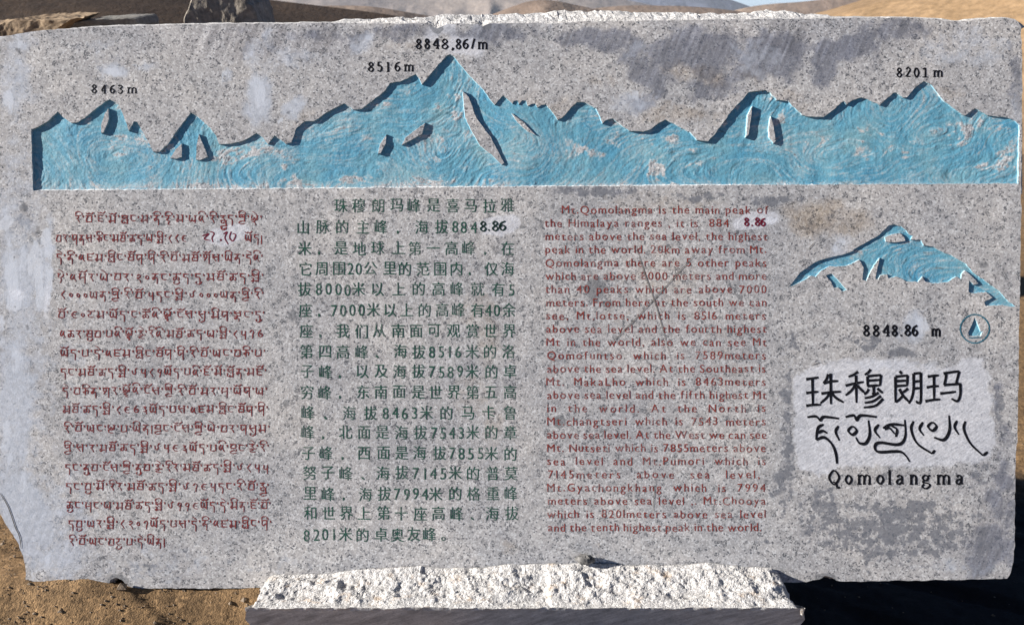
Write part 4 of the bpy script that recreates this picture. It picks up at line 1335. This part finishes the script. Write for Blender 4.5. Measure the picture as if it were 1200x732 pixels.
BO = [(88, 309, 252.5, 'རི་བོ་ཇོ་མོ་གླང་མ་ནི་ཧི་མ་ལའི་རི་རྒྱུད་ཀྱི་ལྟེ་'), (65.5, 221, 275.4, 'བར་གནས་ཞིང་མཐོ་ཚད་ལ་སྨི་༨༨༤'), (287, 309, 275.4, 'ཡོད།'), (66, 310, 298, 'དེ་ནི་འཛམ་གླིང་ཐོག་གི་རི་བོ་མཐོ་ཤོས་ཡིན་དེའི་'),
      (67, 311, 320.8, 'ཉེ་འཁོར་ལེ་བར་༢༠ནང་ཚུད་དུ་མཐོ་ཚད་སྨི་'), (70, 311, 341.8, '༨༠༠༠ཡན་གྱི་རི་བོ་༥དང་སྨི་༧༠༠༠ཡན་གྱི་རི་'), (68, 312, 364.8, 'བོ་༤༠ཙམ་ཡོད་ང་ཚོའི་ལྷོ་ངོས་སུ་མིག་སྣང་དུ་'),
      (70, 311, 387, 'འཆར་ཐུབ་པའི་ལྷོ་རྩེ་རིའི་མཐོ་ཚད་ལ་སྨི་༨༥༡༦'), (71, 313, 410, 'ཡོད་པ་དེ་འཛམ་གླིང་ཐོག་གི་རི་བོ་ཡང་བཞི་པ་'), (71, 314, 432, 'དང་མཐོ་ཚད་སྨི་༧༥༨༩ཡོད་པའི་ཇོ་མོ་སློན་མཛོ་'),
      (73, 315, 454, 'དེ་བཞིན་ཤར་ལྷོའི་ངོས་ཀྱི་རི་བོ་མར་ཁ་ལོག་ལ་'), (74, 316, 475.6, 'མཐོ་ཚད་སྨི་༨༤༦༣ཡོད་པས་འཛམ་གླིང་ཐོག་གི་'), (75, 318, 498, 'རི་བོ་ཡང་ལྔ་པ་ཡིན།བྱང་ངོས་ཀྱི་ལེ་བར་གསུམ་'),
      (75, 317, 520.5, 'གྱི་ས་ར་མཐོ་ཚད་སྨི་༧༥༤༣ཡོད་པའི་བྱང་རྩེ་རི་'), (76, 317, 543.7, 'དང་ནུབ་ངོས་ཀྱི་ནུབ་རྩེ་རིར་མཐོ་ཚད་སྨི་༧༨༥༥'), (77, 317, 566, 'དང་བུ་མོ་རིར་མཐོ་ཚད་སྨི་༧༡༤༥དང་རི་བོ་རྒྱ་'),
      (78, 319, 588, 'ཆུང་ཁང་ལ་མཐོ་ཚད་སྨི་༧༩༩༤ཡོད་དེ་མིན་ཇོ་བོ་'), (80, 320, 609.5, 'དབུ་ཡར་སྨི་༨༢༠༡ཡོད་པས་དེ་ནི་འཛམ་གླིང་གི་'), (81, 195, 630.5, 'རི་བོ་ཡང་བཅུ་པ་དེ་ཡིན།')]


def clusters(s):
    out = []
    for ch in s:
        if out and (0x0F90 <= ord(ch) <= 0x0FBC or ch in 'ིེོུ'):
            out[-1] += ch
        else:
            out.append(ch)
    return out


def tib(ink, cl, x, y, sx, sy, w):
    if cl == '་':
        ink.stroke([(x + .06 * sx, y - .2), (x + .10 * sx, y + .30 * sy)], w * 1.05, (1.2, .6))
        return .40
    adv, strokes = TB[cl[0]]
    if '༠' <= cl[0] <= '༩':
        x, adv = x + .14 * sx, adv + .26
    sub = [ch for ch in cl[1:] if 0x0F90 <= ord(ch) <= 0x0FBC]
    k = 0.62 if sub else 1.0
    gs = 0.9 * sx
    for s in strokes:
        ink.stroke([(x + a * gs, y + b * sy * k) for a, b in s], w * (1.15 if abs(s[0][1] - s[1][1]) < .05 and len(s) == 2 else 1.0), (1, .75), nib=R(35))
    yy = y + sy * .62
    for ch in sub:
        g = SUBJ[ord(ch)]
        if g == 'y':
            ink.stroke([(x + a * sx, yy + b * sy) for a, b in [(.72, .0), (.75, .25), (.4, .22), (.05, .4), (.3, .62), (.8, .5)]], w, (1, .7), nib=R(35))
            yy += .3 * sy
        else:
            for s in TB[g][1]:
                ink.stroke([(x + (a * .9) * sx, yy + b * sy * .55) for a, b in s], w * .95, (1, .7), nib=R(35))
            yy += .5 * sy
    if 'ུ' in cl:
        b0 = (yy - y) / sy + (.35 if not sub else 0.08)
        ink.stroke([(x + a * sx, y + (b0 + b) * sy) for a, b in [(.2, .02), (.12, .28), (.42, .42), (.72, .22), (.70, .0)]], w, (.8, .8), nib=R(35))
    for ch in cl[1:]:
        if ch in VOW:
            ink.stroke([(x + a * sx, y + b * sy) for a, b in VOW[ch]], w * 1.02, (.8, .9), nib=R(35))
    return adv + .16


class Null:
    def stroke(self, *a, **k):
        pass


ink = Ink()
for xa, xb, y, s in BO:
    cl = clusters(s)
    tot = sum(tib(Null(), c_, 0, 0, 1, 1, 1) for c_ in cl)
    sx = (xb - xa) / tot
    x = xa
    for c_ in cl:
        x += sx * tib(ink, c_, x, y + rng.normal(0, .3), sx * 1.0, 8.7, 1.4)
ink.build('tibetan_inscription', M_RED, 'paragraph of dark red Tibetan script')

# serif figures and letters on a 1-high body, y down from the top (0) to the base line (1)
SF = {
    '8': (.62, [[(.31, .48), (.08, .26), (.31, .03), (.54, .26), (.31, .48), (.03, .74), (.31, .99), (.59, .74), (.31, .48)]]),
    '4': (.68, [[(.50, .0), (.0, .68)], [(.03, .69), (.66, .69)], [(.48, .02), (.48, .98)], [(.3, .98), (.64, .98)]]),
    '6': (.62, [[(.56, .06), (.2, .25), (.05, .65), (.3, .99), (.57, .70), (.32, .44), (.08, .64)]]),
    '3': (.6, [[(.06, .14), (.3, .02), (.52, .22), (.26, .45)], [(.24, .45), (.57, .68), (.32, .99), (.03, .84)]]),
    '5': (.6, [[(.54, .04), (.14, .04)], [(.14, .02), (.10, .45)], [(.10, .45), (.35, .38), (.56, .66), (.32, .99), (.04, .86)]]),
    '1': (.5, [[(.08, .16), (.27, .03)], [(.27, .0), (.27, .98)], [(.05, .98), (.49, .98)]]),
    '2': (.62, [[(.06, .22), (.3, .02), (.55, .25), (.32, .62), (.05, .95)], [(.04, .96), (.6, .96)]]),
    '0': (.62, [[(.31, .02), (.05, .5), (.31, .98), (.57, .5), (.31, .02)]]),
    '.': (.3, [[(.1, .9), (.2, 1.0)], [(.1, 1.0), (.2, .9)]]),
    ',': (.3, [[(.1, .9), (.2, .95), (.08, 1.15)], [(.08, .92), (.2, .92)]]),
    '/': (.45, [[(.42, .0), (.04, 1.0)]]),
    'm': (1.05, [[(.05, .36), (.2, .34)], [(.17, .34), (.17, .98)], [(.04, .98), (.32, .98)], [(.17, .52), (.36, .35), (.53, .5), (.53, .98)], [(.44, .98), (.64, .98)], [(.53, .52), (.72, .35), (.90, .5), (.90, .98)], [(.80, .98), (1.02, .98)]]),
    'Q': (.86, [[(.42, .02), (.06, .5), (.42, .98), (.78, .5), (.42, .02)], [(.34, .78), (.56, .92), (.66, 1.2), (.84, 1.16)]]),
    'o': (.62, [[(.31, .36), (.06, .67), (.31, .98), (.56, .67), (.31, .36)]]),
    'l': (.4, [[(.05, .03), (.2, .02)], [(.19, .0), (.19, .98)], [(.04, .98), (.36, .98)]]),
    'a': (.66, [[(.1, .48), (.3, .36), (.48, .5), (.48, .9), (.62, .96)], [(.48, .62), (.2, .68), (.08, .84), (.25, .99), (.48, .82)]]),
    'n': (.74, [[(.05, .36), (.2, .34)], [(.18, .34), (.18, .98)], [(.05, .98), (.33, .98)], [(.18, .54), (.4, .35), (.57, .52), (.57, .98)], [(.46, .98), (.7, .98)]]),
    'g': (.7, [[(.3, .36), (.08, .55), (.3, .74), (.5, .55), (.3, .36)], [(.5, .42), (.66, .37)], [(.18, .72), (.12, .86), (.5, .94), (.62, 1.1), (.34, 1.3), (.06, 1.16), (.2, .98)]]),
}


def serif(ink, ch, x0, x1, y0, y1, w):
    """draw one letter of SF so that it fills x0..x1; y0..y1 is the body"""
    adv, st = SF[ch]
    xs_ = [a for s in st for a, _ in s]
    a0, a1 = min(xs_), max(xs_)
    kx = (x1 - x0 - w * .7) / max(.05, a1 - a0)
    for s in st:
        q = [(x0 + w * .35 + (a - a0) * kx, y0 + b * (y1 - y0)) for a, b in s]
        thin = len(s) == 2 and abs(s[0][1] - s[1][1]) < .04
        ink.stroke(q, w * (.62 if thin else 1.0), (1, 1), nib=None if thin else R(20))


def marks(name, items, y0, y1, w, mat, label):
    ink = Ink()
    for ch, a, b in items:
        dy = rng.normal(0, .25)
        serif(ink, ch, a, b, y0 + dy, y1 + dy, w)
    return ink.build(name, mat, label)


def S(ox, k, lst):
    return [(c_, ox + a / k, ox + b / k) for c_, a, b in lst]


marks('height_figure', S(0, 3, [('8', 322, 340), ('4', 355, 374), ('6', 386, 403), ('3', 413, 432), ('m', 445, 483)]), 99.3, 109.6, 1.65, M_BLACK, 'black figure 8463m')
marks('height_figure', S(400, 3, [('8', 94, 114), ('5', 125, 144), ('1', 157, 171), ('6', 187, 207), ('m', 218, 256)]), 72.6, 84.0, 2.0, M_BLACK, 'black figure 8516m')
marks('height_figure', S(400, 3, [('8', 262, 282), ('8', 292, 311), ('4', 320, 346), ('8', 352, 376), (',', 386, 396), ('8', 402, 421), ('6', 426, 447), ('/', 456, 470), ('m', 477, 516)]), 45.6, 57.6, 2.2, M_BLACK, 'black figure 8848.86 m at the highest peak')
marks('height_figure', S(800, 3, [('8', 752, 771), ('2', 783, 803), ('0', 812, 832), ('1', 840, 866), ('m', 878, 916)]), 79.4, 90.6, 2.1, M_BLACK, 'black figure 8201m')
marks('height_figure', S(900, 3.66, [('8', 408, 436), ('8', 449, 478), ('4', 489, 525), ('8', 530, 556), ('.', 566, 576), ('8', 585, 613), ('6', 616, 643), ('m', 696, 744)]), 380.4, 393.4, 2.8, M_BLACK, 'black figure 8848.86 m above the title')
marks('figure_overpaint', S(320, 3.326, [('8', 806, 832), ('.', 836, 846), ('8', 853, 879), ('6', 880, 908)]), 258.8, 270.5, 2.3, M_DKGREEN, 'dark green figure 8.86 painted over a rubbed patch')
marks('figure_overpaint', S(620, 3.327, [('8', 838, 858), ('.', 864, 874), ('8', 880, 900), ('6', 901, 922)]), 255.0, 264.6, 2.1, M_FRESHRED, 'crimson figure 8.86 painted over a rubbed patch')
ink = Ink()
for s in ([(896, 150), (912, 158), (903, 178), (908, 196)], [(938, 182), (944, 190)], [(938, 190), (944, 182)], [(952, 160), (968, 152), (958, 176), (972, 205)], [(985, 150), (978, 175), (992, 190), (1004, 165), (990, 158)], [(862, 168), (890, 160), (870, 180), (895, 188)]):
    ink.stroke([(a / 3.636, 230 + b / 3.636) for a, b in s], 1.4, (1, .7))
ink.build('figure_overpaint', M_FRESHRED, 'crimson Tibetan figure painted over a rubbed patch')

# title
ink = Ink()


def T(p, w=3.1, taper=(1, .8), **k):
    ink.stroke([(900 + a / 3.66, 410 + b / 3.66) for a, b in p], w, taper, **k)


for p in ([(163, 125), (190, 121), (216, 117)], [(190, 122), (192, 235)], [(163, 184), (190, 180), (215, 178)], [(163, 238), (195, 234), (226, 234)],
          [(258, 102), (250, 125), (236, 142)], [(238, 142), (270, 134), (300, 132)], [(228, 186), (270, 180), (312, 178)], [(268, 100), (269, 232)], [(264, 184), (250, 205), (224, 228)], [(272, 184), (292, 205), (324, 224)],
          [(386, 92), (366, 106), (344, 114)], [(332, 152), (370, 143), (410, 136)], [(377, 108), (379, 226)], [(374, 148), (358, 172), (332, 194)], [(382, 152), (398, 168), (412, 182)],
          [(440, 82), (430, 95), (414, 106)], [(426, 112), (427, 156)], [(426, 112), (484, 106)], [(484, 106), (480, 152)], [(428, 131), (480, 127)], [(427, 154), (480, 150)],
          [(452, 154), (453, 186), (446, 182)], [(432, 166), (424, 180), (412, 190)], [(468, 164), (480, 174), (492, 184)], [(474, 182), (448, 198), (414, 206)], [(484, 196), (452, 218), (414, 226)], [(494, 208), (460, 238), (410, 246)],
          [(564, 90), (574, 102)], [(546, 114), (600, 108)], [(598, 109), (596, 152)], [(548, 133), (597, 130)], [(548, 154), (597, 151)], [(546, 114), (546, 224)], [(546, 222), (562, 212), (580, 192)], [(600, 164), (588, 174), (576, 182)], [(562, 166), (578, 194), (604, 222)],
          [(624, 100), (624, 160), (618, 200), (604, 230)], [(624, 101), (656, 97)], [(655, 97), (655, 214), (644, 226), (634, 218)], [(626, 135), (653, 132)], [(624, 165), (653, 162)],
          [(684, 114), (708, 110), (732, 108)], [(711, 110), (712, 214)], [(680, 160), (706, 155), (732, 154)], [(674, 219), (706, 213), (738, 211)],
          [(752, 100), (790, 94), (820, 90)], [(820, 91), (810, 128), (806, 146)], [(764, 104), (760, 130), (754, 150)], [(754, 149), (800, 146), (826, 144)], [(824, 144), (824, 190), (812, 218), (786, 208)], [(738, 186), (776, 182), (806, 178)]):
    T(p, 3.1, (1.15, .7))
for p, w in (([(168, 287), (205, 284), (224, 300), (240, 286), (304, 293)], 2.6), ([(238, 318), (214, 334), (206, 384)], 2.4), ([(206, 384), (240, 374), (272, 400), (290, 440), (296, 486)], 3.0), ([(214, 356), (234, 346), (254, 356)], 2.4),
             ([(302, 324), (290, 350), (306, 388)], 2.5), ([(332, 286), (368, 280), (380, 300), (398, 280), (466, 286)], 2.6), ([(362, 327), (344, 345), (362, 362), (380, 345), (362, 327)], 2.5),
             ([(430, 300), (436, 360), (420, 398), (392, 398), (376, 374)], 2.6), ([(474, 318), (458, 345), (480, 376)], 2.5), ([(492, 334), (530, 318), (584, 322)], 2.4), ([(586, 298), (588, 370), (560, 404), (480, 396), (458, 412), (474, 436), (560, 434), (590, 452), (607, 478)], 2.6),
             ([(528, 324), (552, 340), (548, 372)], 2.3), ([(500, 340), (520, 334), (544, 360)], 2.2), ([(624, 304), (614, 340), (640, 400), (704, 444)], 2.7), ([(704, 444), (716, 428)], 2.2), ([(664, 308), (650, 338), (668, 366)], 2.5),
             ([(705, 310), (686, 327), (705, 345), (722, 327), (705, 310)], 2.5), ([(776, 280), (778, 344), (754, 384), (712, 374)], 2.6), ([(810, 302), (800, 330), (818, 362)], 2.5), ([(846, 304), (840, 340), (868, 400), (922, 452)], 2.7), ([(922, 452), (942, 436)], 2.2)):
    T(p, w * 1.6, (.6, .7), nib=R(50))
for ch, a, b in (('Q', 258, 312), ('o', 329, 362), ('m', 378, 446), ('o', 464, 498), ('l', 511, 532), ('a', 548, 586), ('n', 603, 645), ('g', 658, 700), ('m', 718, 786), ('a', 804, 840)):
    serif(ink, ch, 900 + a / 3.66, 900 + b / 3.66, 410 + 514 / 3.66, 410 + (575 if ch != 'Q' else 577) / 3.66, 2.9)
ink.build('title_lettering', M_BLACK, 'large black title in Chinese, Tibetan and Latin letters')

# emblem: a ring round a little peak on a base line
ink = Ink()
a_ = np.linspace(0, 2 * math.pi, 33)
ink.stroke(np.stack([1142.2 + 16.7 * np.cos(a_) + .3 * np.cos(3 * a_), 385 + 16.7 * np.sin(a_)], 1), 1.5)
ink.stroke([(1135.3, 395.6), (1142, 395.4), (1149.6, 395.2)], 1.3)
emb = ink.build('emblem', M_TEAL, 'small teal ring emblem with a peak inside')
carve('emblem_peak', [em_uv], [], (1131, 369, 1154, 396), 0.0030, 0.0011, 0.0003, 351, None, wear_bias=-0.15, step=0.5).parent = emb

# scratches and the crack at the lower left
ink = Ink()
for p, w in (([(745, 288), (757, 325), (770, 362), (787, 424)], 1.0), ([(818, 294), (790, 325), (750, 368), (704, 414)], .9), ([(765, 600), (768, 560)], .8), ([(946, 322 - 28), (955, 283)], .8), ([(950, 428), (962, 424)], .8)):
    ink = Ink()
    ink.stroke(p, w, (.3, .3))
    ink.build('scratch', M_SCR, None, None, 0.0008)
ink = Ink()
ink.stroke([(0, 577), (8, 590), (13, 602), (18, 617), (23, 628), (25, 642)], 1.1, (.6, .6))
ink.build('crack', M_CRACK, None, None, 0.0008)

# the chip of stone lying on the block against the tablet
cs = []
for i in range(9):
    for j in range(14):
        th, ph = math.pi * i / 8, 2 * math.pi * j / 14
        r = 1 + 0.38 * fbm(3 * math.sin(th) * math.cos(ph) + 5, 3 * math.sin(th) * math.sin(ph) + 3 * math.cos(th), 4, 401)
        cs.append((0.021 * r * math.sin(th) * math.cos(ph), 0.013 * r * math.sin(th) * math.sin(ph), 0.013 + 0.013 * r * math.cos(th)))
fc = grid_faces(9, 14, True).tolist()
cm = mesh('stone_chip', cs, fc)
M_CHIP = mat_stone('chip_stone', (0.05, 0.05, 0.05), (0.20, 0.19, 0.18), 60)
chip = link('stone_chip', cm, [M_CHIP])
cu, cvv = P(685, 657)
pos = float(cu) * np.array([1, 0, 0]) + float(cvv) * SV + 0.014 * SN
chip.location = pos - np.array([0, 0, 0.004])
tag(chip, 'small dark rough stone chip on the block against the foot of the tablet', 'stone')
